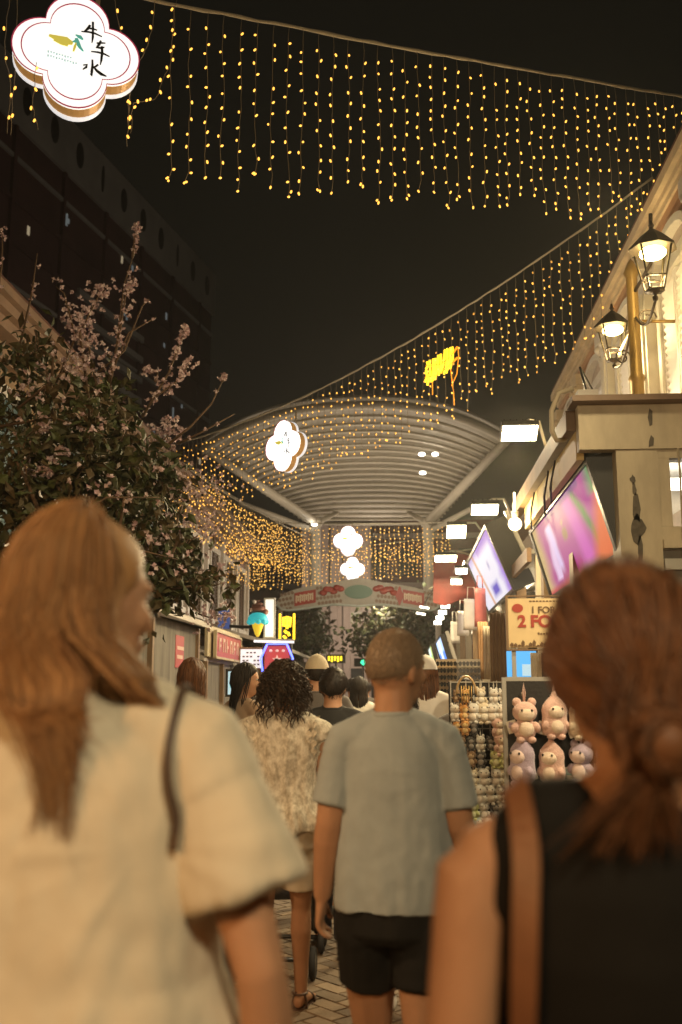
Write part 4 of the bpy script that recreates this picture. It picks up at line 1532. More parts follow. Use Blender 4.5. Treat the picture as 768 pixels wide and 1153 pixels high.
# ------------------------------------------------------------------ floodlights on arms, globe lamp
def floodlight(label, c, sx, sy, tilt, energy, back):
    t = empty('floodlight', c, label, 'floodlight', 'warm floodlights on arms above the stalls')
    Mx = Matrix.Rotation(tilt, 3, 'X')
    b = MB().box((0, 0, .035), (sx, sy, .06))
    for k in range(6):
        b.box((-sx / 2 + (k + .5) * sx / 6, 0, .08), (.012, sy * .8, .04))
    b.v = [Mx @ v for v in b.v]
    b.build('housing', BLK, t)
    f = MB().box((0, 0, 0), (sx * .93, sy * .9, .008))
    f.v = [Mx @ v for v in f.v]
    f.build('face', FLOODF, t)
    a = MB().tube([(0, 0, .06), (.1, .02, .14), (back[0] * .6, back[1] * .6, .16), Vector(back)], .016, 7)
    a.build('arm', ALU, t)
    lamp('flood_beam', 'AREA', c + Mx @ Vector((0, 0, -.03)), energy, (1.0, .78, .43), sx * .9, sy * .9, aim=c + Mx @ Vector((0, 0, -1)))
    return t
c1 = at(585, 488, 9.5)
floodlight('brightest warm floodlight, nearest over the street beside the kiosk eave', c1, .36, .24, -R(26), 190, (.35, .25, -.35))
c2 = at(546, 574, 12.4)
floodlight('second warm floodlight above the white and violet screen', c2, .35, .24, -R(24), 150, (.42, .2, -.2))
c3 = at(514, 599, 15.0)
floodlight('third warm floodlight, just left of the violet screen', c3, .30, .36, -R(26), 150, (.5, .2, -.1))
c4 = at(502, 629, 18.4)
floodlight('farthest slanted floodlight in front of the red banner', c4, .42, .30, -R(16), 130, (.5, .2, .2))
GL = mat('globe_lamp', (0.9, 0.85, 0.7), 0.4, emit=(1.0, 0.85, 0.55), estr=2.4)
t = empty('globe_lamp', at(580, 590, 9.3), 'round pale globe lamp at the far end of the big screen', 'lamp')
MB().ell((0, 0, 0), (.065, .065, .065), 16, 10).build('globe', GL, t)
lamp('globe_light', 'POINT', at(580, 590, 9.3) + Vector((-.16, -.25, -.06)), 60, (1, .80, .42), .05)
MB().lathe([(.02, .06), (.035, .075), (.035, .12), (.012, .125), (.012, .3)], n=10).build('fitting', ALU, t)

# ------------------------------------------------------------------ right: further stalls
def right_stall(x, y0, y1, label, z=3.0, goods=None, seed=1):
    rnd = random.Random(seed)
    t = empty('market_stall', (x, y0, 0), label, 'market stall')
    L = y1 - y0
    r = MB()
    r.add([(.12, 0, z), (.12, L, z), (1.9, L, z + .45), (1.9, 0, z + .45), (.12, 0, z + .05), (.12, L, z + .05), (1.9, L, z + .5), (1.9, 0, z + .5)],
          [(3, 2, 1, 0), (4, 5, 6, 7), (0, 1, 5, 4), (1, 2, 6, 5), (2, 3, 7, 6), (3, 0, 4, 7)])
    r.build('roof', GREYP, t)
    MB().bb(.07, .118, 0, L, z - .08, z + .07).build('fascia', BRONZE, t)
    n = max(2, int(L / 1.9) + 1)
    for k in range(n):
        y = .06 + (L - .12) * k / (n - 1)
        MB().bb(.16, .28, y - .06, y + .06, 0, z - .003).build('post', WOODM if k % 2 else CRM, t)
    MB().bb(1.75, 1.85, 0, L, 0, z + .45).build('back_wall', CRM, t)
    MB().bb(.25, 1.1, .15, L - .15, 0, .85).build('counter', WOODM, t)
    s = MB()
    for zz in (1.2, 1.6, 2.0, 2.4):
        s.bb(1.35, 1.75, .1, L - .1, zz, zz + .03)
    s.build('shelf', WOODM, t)
    return t
right_stall(1.25, 10.6, 16.3, 'wooden post stall beneath the white and violet screen', 2.95, seed=2)
right_stall(1.15, 16.9, 23.5, 'stall with white hanging goods beyond the violet screen', 2.9, seed=3)
right_stall(1.10, 24.0, 31.0, 'farthest stall on the right below the gateway arch', 2.9, seed=4)
for x, y, z, e in ((2.0, 12, 2.75, 35), (2.0, 15, 2.75, 35), (1.9, 19, 2.7, 35), (1.9, 22, 2.7, 35), (1.9, 27, 2.7, 45)):
    lamp('stall_lamp', 'POINT', (x, y, z), e, (1, .80, .50), .1)
# row of white spot lamps on a rail
q0, q1 = at(521, 640, 17.0), at(492, 703, 28.0)
t = empty('spotlight_rail', q0, 'black rail with a row of eight white square spot lamps', 'lamp rail')
dv = q1 - q0
MB().bar((.06, 0, .12), dv + Vector((.06, 0, .12)), .05, .05).build('rail', BLK, t)
for k in range(8):
    c = dv * ((k + .2) / 7.6)
    b = MB().box(c + Vector((0, .02, .02)), (.24, .10, .13), Matrix.Rotation(R(25), 3, 'X'))
    o = b.build('spot_lamp', BLK, t)
    MB().box(c + Vector((-.005, -.045, -.012)), (.20, .012, .10), Matrix.Rotation(R(25), 3, 'X')).build('lamp_face', TUBEW, o)
for px, py, Y, nm in ((478, 684, 24, 'upper'), (474, 691, 24.5, 'lower')):
    c = at(px, py, Y)
    t = empty('tube_lamp', c, f'{nm} of two small white tube lamps hanging past the rail end', 'lamp')
    MB().box((0, 0, 0), (.22, .12, .035), Matrix.Rotation(R(10), 3, 'Y')).build('tube', TUBEW, t)
    MB().tube([(0, 0, .02), (.1, 0, .3), (.3, 0, .5)], .008, 5).build('wire', BLK, t)
# red banner
RED = mat('red_cloth', (0.15, 0.012, 0.008), 0.6, var=0.3, vscale=5)
c = at(512, 652, 19.2)
t = empty('red_banner', c, 'red cloth awning flap with rounded top behind floodlight', 'banner')
b = MB()
pts = []
for q in range(13):
    a = PI * q / 12
    pts.append((.40 * math.cos(a), .32 + .18 * math.sin(a)))
b.prism(pts + [(-.42, -.45), (-.2, -.52), (.05, -.42), (.30, -.55), (.40, -.40)], 0, .03)
b.build('cloth', RED, t)
MB().tube([(.42 * math.cos(PI * q / 12), -.02, .335 + .19 * math.sin(PI * q / 12)) for q in range(13)], .014, 6).build('rim', WIRE, t)
# white bags hanging
BAGW = mat('bag_white', (0.70, 0.66, 0.60), 0.5, var=0.15, vscale=9)
BAGP = mat('bag_pink', (0.55, 0.16, 0.15), 0.5, var=0.2, vscale=9)
for k, (px, py, Y, w, h, m_, lab) in enumerate(((531, 692, 13.6, .26, .42, BAGW, 'white hanging tote bag nearest the violet screen'), (541, 684, 13.0, .20, .5, BAGP, 'rose red hanging tote bag under the violet screen'),
        (521, 702, 14.8, .24, .36, BAGW, 'white hanging tote bag second beside the rose red one'), (512, 712, 16.2, .24, .34, BAGW, 'smallest white hanging tote bag next to the spot lamp rail'))):
    c = at(px, py, Y)
    t = empty('tote_bag', c, lab, 'bag', 'tote bags hanging from the right stall')
    t.rotation_euler = (0, 0, R(30 + k * 7))
    b = MB()
    rows = []
    for q in range(7):
        u = q / 6
        z = -h / 2 + h * u
        rr = []
        for a in range(16):
            an = 2 * PI * a / 16
            rr.append(Vector((w / 2 * (1 - .1 * u) * math.cos(an), .05 * (1 - .5 * u) * math.sin(an) * (1 + .3 * math.sin(an * 3 + k)), z)))
        rows.append(rr)
    b.rings(rows)
    b.build('bag_body', m_, t)
    MB().tube([(-w * .25, 0, h / 2 - .01), (-w * .2, 0, h / 2 + .16), (w * .2, 0, h / 2 + .16), (w * .25, 0, h / 2 - .01)], .008, 5).build('handle', m_, t)

# ------------------------------------------------------------------ goods racks on the right
RACKB = mat('rack_black', (0.022, 0.020, 0.018), 0.75, bump=0.2)
RX0, RX1, RY = at(570, 765, 5.5).x, 1.42, 5.5
tz = at(570, 767, 5.5).z
t = empty('display_rack', ((RX0 + RX1) / 2, RY, 0), 'black fabric display panel with rows of plush pendants', 'rack')
w = (RX1 - RX0) / 2
MB().bb(-w, w, 0, .03, .35, tz).build('panel', RACKB, t)
fr = MB()
for sx in (-1, 1):
    fr.bar((sx * (w + .012), .015, 0), (sx * (w + .012), .015, tz + .02), .022, .032)
    fr.bar((sx * (w + .012), -.22, .012), (sx * (w + .012), .28, .012), .022, .024)
fr.bar((-w, .015, tz + .012), (w, .015, tz + .012), .030, .022)
fr.build('frame', ALU, t)
pegs = MB()
PSP = []
for r_, (py, cols, xs) in enumerate(((808, 4, 34), (856, 4, 33), (902, 4, 33))):
    for cidx in range(cols):
        px = 588 + (r_ == 1) * -2 + (r_ == 2) * 0 + cidx * xs
        p = at(px, py, 5.44)
        if p.x < RX1 - .03:
            PSP.append((r_, cidx, p))
            pegs.tube([(p.x - t.location.x, -.002, p.z + .115), (p.x - t.location.x, -.075, p.z + .118), (p.x - t.location.x, -.08, p.z + .13)], .004, 5)
pegs.build('peg_hooks', ALU, t)
def plush_mats(name, a, b):
    return (mat('plush_' + name, a, 0.95, var=0.2, vscale=30, bump=0.6, bscale=160, sheen=.4), mat('plush_face_' + name, b, 0.95, bump=0.5, bscale=160, sheen=.4))
PLC = [plush_mats('pink', (.72, .47, .39), (.78, .64, .50)), plush_mats('lilac', (.46, .37, .46), (.70, .55, .49)), plush_mats('teal', (.40, .54, .52), (.68, .65, .55)),
       plush_mats('cream', (.68, .58, .42), (.72, .66, .54)), plush_mats('orange', (.58, .28, .07), (.66, .46, .20)), plush_mats('lime', (.55, .58, .24), (.66, .66, .40)),
       plush_mats('charcoal', (.06, .055, .05), (.30, .27, .24)), plush_mats('white', (.72, .69, .62), (.70, .62, .52)), plush_mats('brown', (.27, .16, .08), (.5, .36, .22))]
BEAD = mat('bead_black', (.01, .01, .01), .25)
def plush(name, label, loc, s_, ci, rz=0.0, cat='plush toy', group=None, kind=0, parent=None, wrap=True):
    A, B = PLC[ci]
    t = empty(name, loc, label, cat, group, rz)
    b = MB()
    if kind == 2:      # hooded drop shaped charm
        prof = [(.004, -.078), (.026, -.074), (.042, -.058), (.047, -.036), (.044, -.016), (.043, .002), (.045, .020), (.040, .040), (.026, .058), (.011, .072), (.005, .088)]
        rs = []
        for r_, z in prof:
            rs.append([Vector((r_ * 1.06 * math.cos(2 * PI * q / 18), r_ * .72 * math.sin(2 * PI * q / 18), z)) * s_ for q in range(18)])
        b.rings(rs)
    else:
        b.ell((0, 0, -.038 * s_), (.040 * s_, .030 * s_, .040 * s_), 14, 10)
        b.ell((0, -.004 * s_, .020 * s_), (.043 * s_, .034 * s_, .036 * s_), 16, 10)
    for sx in (-1, 1):
        b.ell((sx * .036 * s_, -.012 * s_, -.030 * s_), (.015 * s_, .015 * s_, .020 * s_), 8, 6, rot=Matrix.Rotation(-sx * .5, 3, 'Y'))
        b.ell((sx * .019 * s_, -.014 * s_, -.072 * s_), (.016 * s_, .020 * s_, .012 * s_), 8, 6)
    b.build('body', A, t)
    if kind != 2:
        for sx in (-1, 1):
            e = (.015, .010, .020) if kind == 0 else (.016, .010, .016)
            MB().ell((sx * .026 * s_, 0, .053 * s_), tuple(q * s_ for q in e), 8, 7, rot=Matrix.Rotation(sx * .25, 3, 'Y')).build('ear', A, t)
    f = MB().ell((0, -.022 * s_, .014 * s_), (.031 * s_, .020 * s_, .025 * s_), 12, 8)
    f.ell((0, -.024 * s_, -.036 * s_), (.026 * s_, .016 * s_, .026 * s_), 10, 7)
    f.build('muzzle', B, t)
    for sx in (-1, 1):
        MB().ell((sx * .017 * s_, -.037 * s_, .026 * s_), (.0042 * s_, .003 * s_, .005 * s_), 8, 6).build('eye', BEAD, t)
    MB().tube([(0, 0, .05 * s_), (.004 * s_, 0, .085 * s_), (0, -.002, .118 * s_), (-.004 * s_, 0, .085 * s_), (0, 0, .05 * s_)], .0028 * s_, 5).build('hanging_loop', A, t)
    return t
cn_ = ['pink', 'lilac', 'teal']
for r_, c_, p in PSP:
    ci = r_
    ci = [[0, 0, 3, 0], [1, 0, 1, 1], [2, 2, 3, 2]][r_][c_ % 4]
    plush('plush_toy', f'{cn_[ci] if ci < 3 else "cream"} hanging plush, {ORC[c_]} from left in the {ORD[r_]} row of the black panel', p + Vector((random.uniform(-.012, .012), -.02, random.uniform(-.012, .008))), random.uniform(1.35, 1.6), ci, rz=random.uniform(-.8, .8), group='plush toys on the black panel', kind=2 if (r_ * 3 + c_) % 5 else 1)
    q = p + Vector((random.choice((-1, 1)) * .055, -.005, -.045 - random.random() * .03))
    tg = MB().box((0, 0, 0), (.052, .003, .066), Matrix.Rotation(random.uniform(-.4, .4), 3, 'Y')).box((0, -.002, .008), (.036, .002, .03), Matrix.Rotation(.1, 3, 'Y'), 1)
    tg = tg.build('backing_card', [mat('card_white', (.68, .63, .54), .5), PLC[(ci + 1) % 4][0]])
    tg.location = q
    tag(tg, f'small white card beside the {ORC[c_]} plush in the {ORD[r_]} row of the black panel', 'card', 'cards on the black panel')
# extra items peeking between: tags
# poster above the rack
PAPER = mat('poster_kraft', (0.72, 0.55, 0.29), 0.6, var=0.12, vscale=6)
PRED = mat('poster_red', (0.36, 0.05, 0.03), 0.6)
PBRN = mat('poster_brown', (0.14, 0.08, 0.035), 0.6)
pp0, pp1 = at(571, 674, 5.5), at(571, 729, 5.5)
pw = .50
ps = empty('price_poster', (pp0.x, 5.5, pp1.z), 'kraft price poster reading 2 FOR above the black plush panel', 'poster')
ph = pp0.z - pp1.z
MB().bb(0, pw, 0, .012, 0, ph).build('board', PAPER, ps)
fr = MB()
for x in (-.004, pw + .004):
    fr.bb(x - .006, x + .006, -.006, .018, -.01, ph + .01)
fr.bb(-.01, pw + .01, -.007, .0185, -.017, -.0101).bb(-.01, pw + .01, -.007, .0185, ph + .0101, ph + .017)
fr.build('frame', WOODM, ps)
stt = MB()
for x in (.03, pw - .03):
    stt.bb(x - .011, x + .011, .014, .034, tz - pp1.z - .02, 0.1)
stt.build('stake', ALU, ps)
def TM(x, z):
    return Matrix.Translation((x, -.0015, z)) @ Matrix.Rotation(PI / 2, 4, 'X')
text('lettering', '2 FOR', .088, PRED, ps, TM(.054, ph * .42), bold=.0035)
text('lettering', '1 FOR', .050, PBRN, ps, TM(.125, ph * .70), bold=.0012)
MB().prism([(.055 + .030 * math.cos(a), ph * .80 + .024 * math.sin(a)) for a in [2 * PI * q / 16 for q in range(16)]], -.003, .0).build('round_logo', PRED, ps)
mk = MB()
rp = random.Random(9)
for k in range(24):
    x = .01 + k * .02
    h = rp.uniform(.012, .045)
    mk.prism([(x, .004), (x + .016, .004), (x + .018, h * .7), (x + .008, h), (x - .001, h * .6)], -.003, .0)
mk.build('food_print', PBRN, ps)
mk = MB()
for k in range(9):
    mk.bb(.16 + k * .014, .16 + k * .014 + .009, -.003, 0, ph * .26, ph * .26 + (.008 if k % 3 else .012))
    mk.bb(.12 + k * .018, .12 + k * .018 + .012, -.003, 0, ph * .93, ph * .93 + .007)
mk.build('small_print', PBRN, ps)

# left grid rack of key rings
gx0, gx1, gy = at(508, 800, 6.3).x, at(569, 800, 6.3).x, 6.3
gt = at(540, 768, 6.3).z
t = empty('grid_rack', ((gx0 + gx1) / 2, gy, 0), 'dark grid rack crowded with small fluffy key rings', 'rack')
w = (gx1 - gx0) / 2
MB().bb(-w, w, .02, .05, .25, gt).build('panel', RACKB, t)
gr = MB()
for k in range(8):
    x = -w + 2 * w * k / 7
    gr.bar((x, .012, .2), (x, .012, gt + .01), .006, .006)
for k in range(15):
    z = .25 + (gt - .25) * k / 14
    gr.bar((-w, .007, z), (w, .007, z), .004, .006)
gr.build('wire_grid', ALU, t)
lg = MB()
for sx in (-1, 1):
    lg.bar((sx * w, .035, 0), (sx * w, .035, gt), .025, .025)
    lg.bar((sx * w, -.2, .013), (sx * w, .27, .013), .025, .024)
lg.build('frame', BLK, t)
rows = [
    # py, (px, colour, size, kind)
    (783, [(514, 8, .5, 1), (524, 4, .55, 1), (541, 3, .75, 0), (556, 7, .7, 1), (566, 7, .6, 0)]),
    (801, [(512, 7, .75, 1), (522, 4, .7, 0), (534, 7, .9, 1), (544, 3, .95, 0), (554, 7, .9, 1), (564, 7, .8, 0)]),
    (818, [(514, 4, .6, 1), (524, 4, .65, 0), (534, 6, .6, 1), (560, 0, .95, 1)]),
    (836, [(520, 8, .6, 1), (530, 6, .6, 0), (541, 7, .7, 0), (552, 6, .6, 1), (563, 0, 1.0, 0)]),
    (853, [(519, 4, .6, 0), (531, 8, .7, 1), (542, 6, .7, 0), (558, 5, .8, 0), (566, 5, .75, 1)]),
    (874, [(522, 8, .6, 1), (533, 3, .7, 0), (545, 7, .85, 1), (559, 7, .8, 0), (566, 3, .7, 1)]),
    (893, [(530, 5, .6, 0), (541, 7, .95, 0), (552, 7, .85, 1), (563, 7, .7, 0)]),
    (911, [(534, 5, .8, 1), (545, 7, .8, 0), (556, 6, .7, 1), (565, 7, .7, 1)]),
    (928, [(538, 2, .8, 1), (548, 7, .8, 0), (560, 6, .8, 1)]),
]
nmc = ['pink', 'lilac', 'teal', 'cream', 'orange', 'lime', 'charcoal', 'white', 'brown']
for r_, (py, it) in enumerate(rows):
    for k, (px, ci, s_, kd) in enumerate(it):
        p = at(px, py, 6.22)
        plush('key_ring', f'{nmc[ci]} fluffy key ring, {ORC[k]} from left in the {ORD[r_]} row of the grid rack', p, s_ * 1.0, ci, rz=random.uniform(-.6, .6), cat='key ring', group='fluffy key rings on the grid rack', kind=kd)
# headband arch on the rack top
hb = empty('headband', at(525, 776, 6.1), 'golden arched headband standing in front of the grid rack', 'headband')
MB().tube([Vector((.058 * math.cos(PI * q / 16), 0, .105 * math.sin(PI * q / 16) - .03)) for q in range(17)], .007, 7, flat=1.8).build('band', mat('gold_band', (.45, .30, .14), .4, metal=.4), hb)
for k in range(5):
    MB().tube([(-.03 + k * .015, -.012, .02), (-.03 + k * .015, -.012, -.08)], .003, 5).build('chain', mat('gold_chain', (.5, .33, .1), .35, metal=.7), hb)
MB().bb(-.06, .06, -.004, .008, -.036, -.026).build('holder', BLK, hb)

# sunglasses rack
SGF = mat('sunglass_dark', (0.012, 0.012, 0.013), 0.15)
SGG = mat('sunglass_grey', (0.10, 0.10, 0.11), 0.2)
GRDW = mat('rack_beige', (0.42, 0.32, 0.21), 0.6)
GRDG = mat('rack_grey', (0.40, 0.36, 0.31), 0.6)
def sg_mesh():
    m = MB()
    for sx in (-1, 1):
        m.prism([(sx * .034 + .028 * math.cos(a), .022 * math.sin(a)) for a in [2 * PI * q / 12 for q in range(12)]], -.008, .0)
        m.bar((sx * .062, 0, .008), (sx * .066, .12, .004), .006, .008)
    m.bar((-.012, -.004, .008), (.012, -.004, .008), .006, .007)
    return m
for nm, x0, x1, gm_, sm_, cols, who in (('beige', 491, 514, GRDW, SGF, 3, 'dark'), ('grey', 516, 541, GRDG, SGG, 3, 'grey')):
    a, b = at(x0, 742, 9.6), at(x1, 742, 9.6)
    t = empty('sunglasses_rack', ((a.x + b.x) / 2, 9.6, 0), f'{nm} upright rack panel holding rows of {who} sunglasses', 'rack', 'sunglasses racks')
    w = (b.x - a.x) / 2
    MB().bb(-w, w, .03, .05, .5, a.z).build('panel', gm_, t)
    MB().bb(-.03, .03, .052, .10, 0, a.z - .02).bb(-.2, .2, -.2, .3, 0, .03).build('stand', BLK, t)
    rl = MB()
    for k in range(10):
        z = a.z - .045 - k * .064
        rl.bb(-w, w, .015, .029, z - .034, z - .031)
    rl.build('rail', gm_, t)
    me = None
    for k in range(9):
        for c_ in range(cols):
            z = a.z - .045 - k * .064
            x = -w + (c_ + .5) * 2 * w / cols
            loc = Vector((t.location.x + x, 9.6 - .012, z))
            if me is None:
                o = sg_mesh().build('sunglasses', sm_)
                o.scale = (.52, .52, 1.05)
                me = o
            else:
                o = me.copy()
                COL.objects.link(o)
            o.location = loc
            tag(o, f'{who} sunglasses, {ORC[c_]} from left in the {ORD[k]} row of the {nm} rack', 'sunglasses', f'sunglasses on the {nm} rack')

# goods inside the kiosk and a small blue television
t = empty('small_television', at(584, 748, 8.9), 'small blue lit television inside the stall behind the poster', 'television')
MB().bb(-.17, .17, .005, .05, -.13, .13).build('casing', BLK, t)
me = MB().bb(-.155, .155, 0, .004, -.115, .115).build('picture', mat('tv_blue', (.02, .02, .02), .3, emit=(.10, .45, .85), estr=1.2), t)
MB().bb(.03, .155, -.004, -.001, -.10, .0).build('picture_inset', mat('tv_inset', (.02, .02, .02), .3, emit=(.55, .75, .8), estr=1.0), t)
MB().bb(-.02, .02, .02, .04, -.5, -.131).build('stand', BLK, t)
rp = random.Random(21)
gi = 0
for (xx, y0, y1, zz, kx) in ((KX + 1.62, 6.75, 9.7, 2.13, 1), (KX + 1.62, 6.75, 9.7, 1.73, 1)):
    y = y0
    while y < y1:
        w_, h_ = rp.uniform(.12, .26), rp.uniform(.16, .30)
        cnm, cc = rp.choice((('cream', (.6, .5, .35)), ('red', (.4, .06, .05)), ('white', (.65, .62, .56)), ('teal', (.10, .28, .28)), ('brown', (.25, .15, .08))))
        o = MB().bb(-.09, .09, 0, w_, 0, h_)
        o.bb(-.094, -.0905, .015, w_ - .015, h_ * .25, h_ * .75, 1)
        o = o.build('gift_box', [mat('box_' + cnm, cc, .5), PAPER])
        o.location = (xx, y, zz)
        gi += 1
        tag(o, f'{cnm} gift box on the {"upper" if zz > 2 else "lower"} kiosk shelf, {y - y0:.1f} metres along' , 'box', 'gift boxes on the kiosk shelves')
        y += w_ + rp.uniform(.03, .12)
# cloths hanging between the posts of the near kiosk side
for k, (px, py0, py1, Y, w_, cnm, cc) in enumerate(((560, 690, 768, 8.3, .13, 'brown', (.16, .10, .055)), (543, 700, 765, 9.9, .10, 'tan', (.45, .27, .14)), (551, 705, 765, 9.2, .12, 'ivory', (.58, .50, .38)), (605, 735, 768, 7.4, .10, 'ivory', (.55, .48, .36)), (618, 735, 768, 7.2, .11, 'charcoal', (.05, .045, .04)))):
    a, b = at(px, py0, Y), at(px, py1, Y)
    n = 16
    pr = []
    f = MB()
    rows_ = []
    for q in range(6):
        z = a.z + (b.z - a.z) * q / 5 - a.z
        rows_.append([Vector(((-w_ / 2 + w_ * i / n), .012 * math.sin(i * 1.7 + k + q * .25), z)) for i in range(n + 1)] + [Vector(((-w_ / 2 + w_ * i / n), .012 * math.sin(i * 1.7 + k + q * .25) + .006, z)) for i in range(n, -1, -1)])
    f.rings(rows_)
    o = f.build('hanging_cloth', mat('cloth_' + cnm, cc, .8, var=.2))
    o.location = a
    where = {560: 'nearest the violet screen post', 543: 'farthest along the stall posts', 551: 'between the tan and brown ones', 605: 'just under the price poster', 618: 'under the price poster, right end'}[px]
    tag(o, f'{cnm} cloth hanging in folds, {where}', 'cloth', 'cloths hanging at the right stalls')

# ------------------------------------------------------------------ left stalls
SHUTG = mat('shutter_grey', (0.27, 0.25, 0.22), 0.6, var=0.5, vscale=2.2, stretch=(1, 5, .25))
AWN = mat('awning_pale', (0.46, 0.42, 0.36), 0.6, var=0.15, vscale=3)
SGNR = mat('sign_red', (0.42, 0.055, 0.045), 0.5, var=0.15)
BEIGE = mat('fascia_beige', (0.52, 0.44, 0.28), 0.6, var=0.15)
def left_stall(y0, y1, label, zf, awn=.5):
    t = empty('market_stall', (-2.6, y0, 0), label, 'market stall')
    L = y1 - y0
    sh2 = MB()
    n = int(L / .11)
    rows_ = []
    pts = []
    for i in range(n + 1):
        pts.append((i * L / n, .055 * (i % 2)))
    vs = [(x, y, z) for y, x in pts for z in (0.02, zf - .02)]
    sh2.add(vs, [(2 * i, 2 * i + 1, 2 * i + 3, 2 * i + 2) for i in range(n)])
    sh2.build('corrugated_side', SHUTG, t, fix=False)
    MB().bb(-1.3, -.05, 0, L, 0, zf - .03).build('body', GREYP, t)
    r = MB()
    r.add([(awn, 0, zf - .02), (awn, L, zf - .02), (-1.35, L, zf + .48), (-1.35, 0, zf + .48), (awn, 0, zf + .04), (awn, L, zf + .04), (-1.35, L, zf + .54), (-1.35, 0, zf + .54)],
          [(3, 2, 1, 0), (4, 5, 6, 7), (0, 1, 5, 4), (1, 2, 6, 5), (2, 3, 7, 6), (3, 0, 4, 7)])
    r.build('awning', AWN, t)
    for k in range(3):
        MB().bb(.02, .09, .05 + k * (L - .17) / 2, .12 + k * (L - .17) / 2, 0, zf - .02).build('post', WOODM, t)
    return t
left_stall(7.6, 12.3, 'grey corrugated stall with pale awning behind the long haired woman', 2.3, .22)
s2 = left_stall(12.7, 15.2, 'corrugated stall carrying the red name board, left side', 1.92, .06)
left_stall(15.6, 19.8, 'left stall under thin white awning beyond the red name board', 2.25, .55)
left_stall(20.2, 27, 'farthest left stall, partly hidden by the walkers', 2.3, .4)
MB().bb(.06, .10, .0, 2.5, 1.96, 2.36).build('fascia', BEIGE, s2)
# red board
r0, r1 = at(231, 719, 13.1), at(259, 719, 13.1)
t = empty('name_board', (-2.47, 12.95, 1.95), 'red name board with pale letters on the corrugated left stall', 'sign')
MB().bb(.0, .03, 0, 2.0, .02, .33).build('board', SGNR, t)
fr = MB().bb(.0, .045, -.03, 0, .0, .35).bb(.0, .045, 2.0, 2.03, .0, .35).bb(.0, .045, 0, 2.0, .331, .36).bb(.0, .045, 0, 2.0, -.01, .019)
fr.build('frame', BEIGE, t)
l = MB()
for k in range(6):
    y = .22 + k * .28
    l.bb(.031, .036, y, y + .05, .09, .27)
    if k != 2:
        l.bb(.031, .0355, y + .051, y + .16, .225, .27)
    if k % 2:
        l.bb(.031, .0355, y + .16, y + .205, .09, .22)
    else:
        l.bb(.031, .0355, y + .051, y + .14, .15, .185)
l.build('lettering', mat('letter_pale', (.6, .42, .32), .5), t)
# small red notice on the grey stall
t = empty('red_notice', (-2.565, 11.1, 1.78), 'small red notice hung on the grey corrugated stall', 'notice')
MB().bb(0, .02, 0, .42, 0, .36).build('board', SGNR, t)
for z_ in (.2, .1):
    MB().bb(.021, .024, .06, .30 + z_ * .5, z_, z_ + .04).build('text_line', mat('letter_pale', (.6, .42, .32), .5), t)
# white lit board
LITW = mat('board_lit_white', (.7, .7, .7), .5, emit=(.90, .90, .94), estr=.75)
DARKT = mat('board_text_grey', (.25, .25, .28), .5)
def facing(name, label, cat, px0, py0, px1, py1, Y, face_mat, frame_mat, depth=.05):
    a, b = at(px0, py0, Y), at(px1, py1, Y)
    t = empty(name, (a.x, Y, b.z), label, cat)
    w_, h_ = b.x - a.x, a.z - b.z
    MB().bb(0, w_, .0, depth, 0, h_).build('board', face_mat, t)
    f = MB().bb(-.03, 0, -.01, depth + .01, -.03, h_ + .03).bb(w_, w_ + .03, -.01, depth + .01, -.03, h_ + .03).bb(0, w_, -.01, depth + .01, h_ + .001, h_ + .03).bb(0, w_, -.01, depth + .01, -.03, -.001)
    f.build('frame', frame_mat, t)
    MB().bb(w_ / 2 - .02, w_ / 2 + .02, depth + .011, depth + .04, -b.z, h_ * .6).build('stand', BLK, t)
    return t, w_, h_
t, w_, h_ = facing('menu_board', 'white lit menu board in wooden frame, left of the blue edged sign', 'sign', 271, 731, 296, 752, 14.8, LITW, WOODM)
l = MB()
for r_ in range(4):
    for k in range(5):
        if (r_ * 3 + k) % 4 != 1:
            l.bb(.03 + k * .055, .03 + k * .055 + .035, -.004, -.001, h_ * (.14 + .21 * r_), h_ * (.14 + .21 * r_) + .025)
l.build('lettering', DARKT, t)
t, w_, h_ = facing('light_poster', 'pale blue lit poster low on the left beside black haired woman', 'poster', 257, 756, 269, 782, 12.6, mat('poster_lit_blue', (.5, .6, .65), .5, emit=(.42, .72, .82), estr=.7), BLK)
MB().prism([(w_ * .5 + .05 * math.cos(a), h_ * .45 + .07 * math.sin(a)) for a in [2 * PI * q / 14 for q in range(14)]], -.004, -.001).build('picture', mat('poster_teal_spot', (.1, .4, .45), .5, emit=(.1, .5, .6), estr=.5), t)
# blue edged red sign
t, w_, h_ = facing('star_sign', 'red sign with star and glowing blue edge tubes, top cut corners', 'sign', 298, 727, 326, 756, 14.4, mat('sign_red_lit', (.4, .05, .05), .5, emit=(.55, .06, .07), estr=.55), BLK)
bl = mat('tube_blue', (.1, .1, .6), .4, emit=(.08, .12, 1.0), estr=5.0, sample=False)
MB().tube([(-.02, -.03, 0), (-.05, -.03, h_ * .5), (.0, -.03, h_ * .82), (.04, -.03, h_ + .02)], .014, 6).build('blue_tube', bl, t)
MB().tube([(w_ + .02, -.03, 0), (w_ + .05, -.03, h_ * .5), (w_, -.03, h_ * .82), (w_ - .04, -.03, h_ + .02)], .014, 6).build('blue_tube', bl, t)
MB().tube([(.04, -.03, h_ + .02), (w_ - .04, -.03, h_ + .02)], .008, 6).build('blue_tube', bl, t)
st = [( (.075 if q % 2 == 0 else .032) * math.sin(PI * q / 5), (.075 if q % 2 == 0 else .032) * math.cos(PI * q / 5)) for q in range(10)]
MB().prism([(w_ / 2 + x, h_ * .45 + z) for x, z in st], -.006, -.001).build('star', mat('star_pale', (.7, .5, .45), .5, emit=(.8, .5, .45), estr=.5), t)
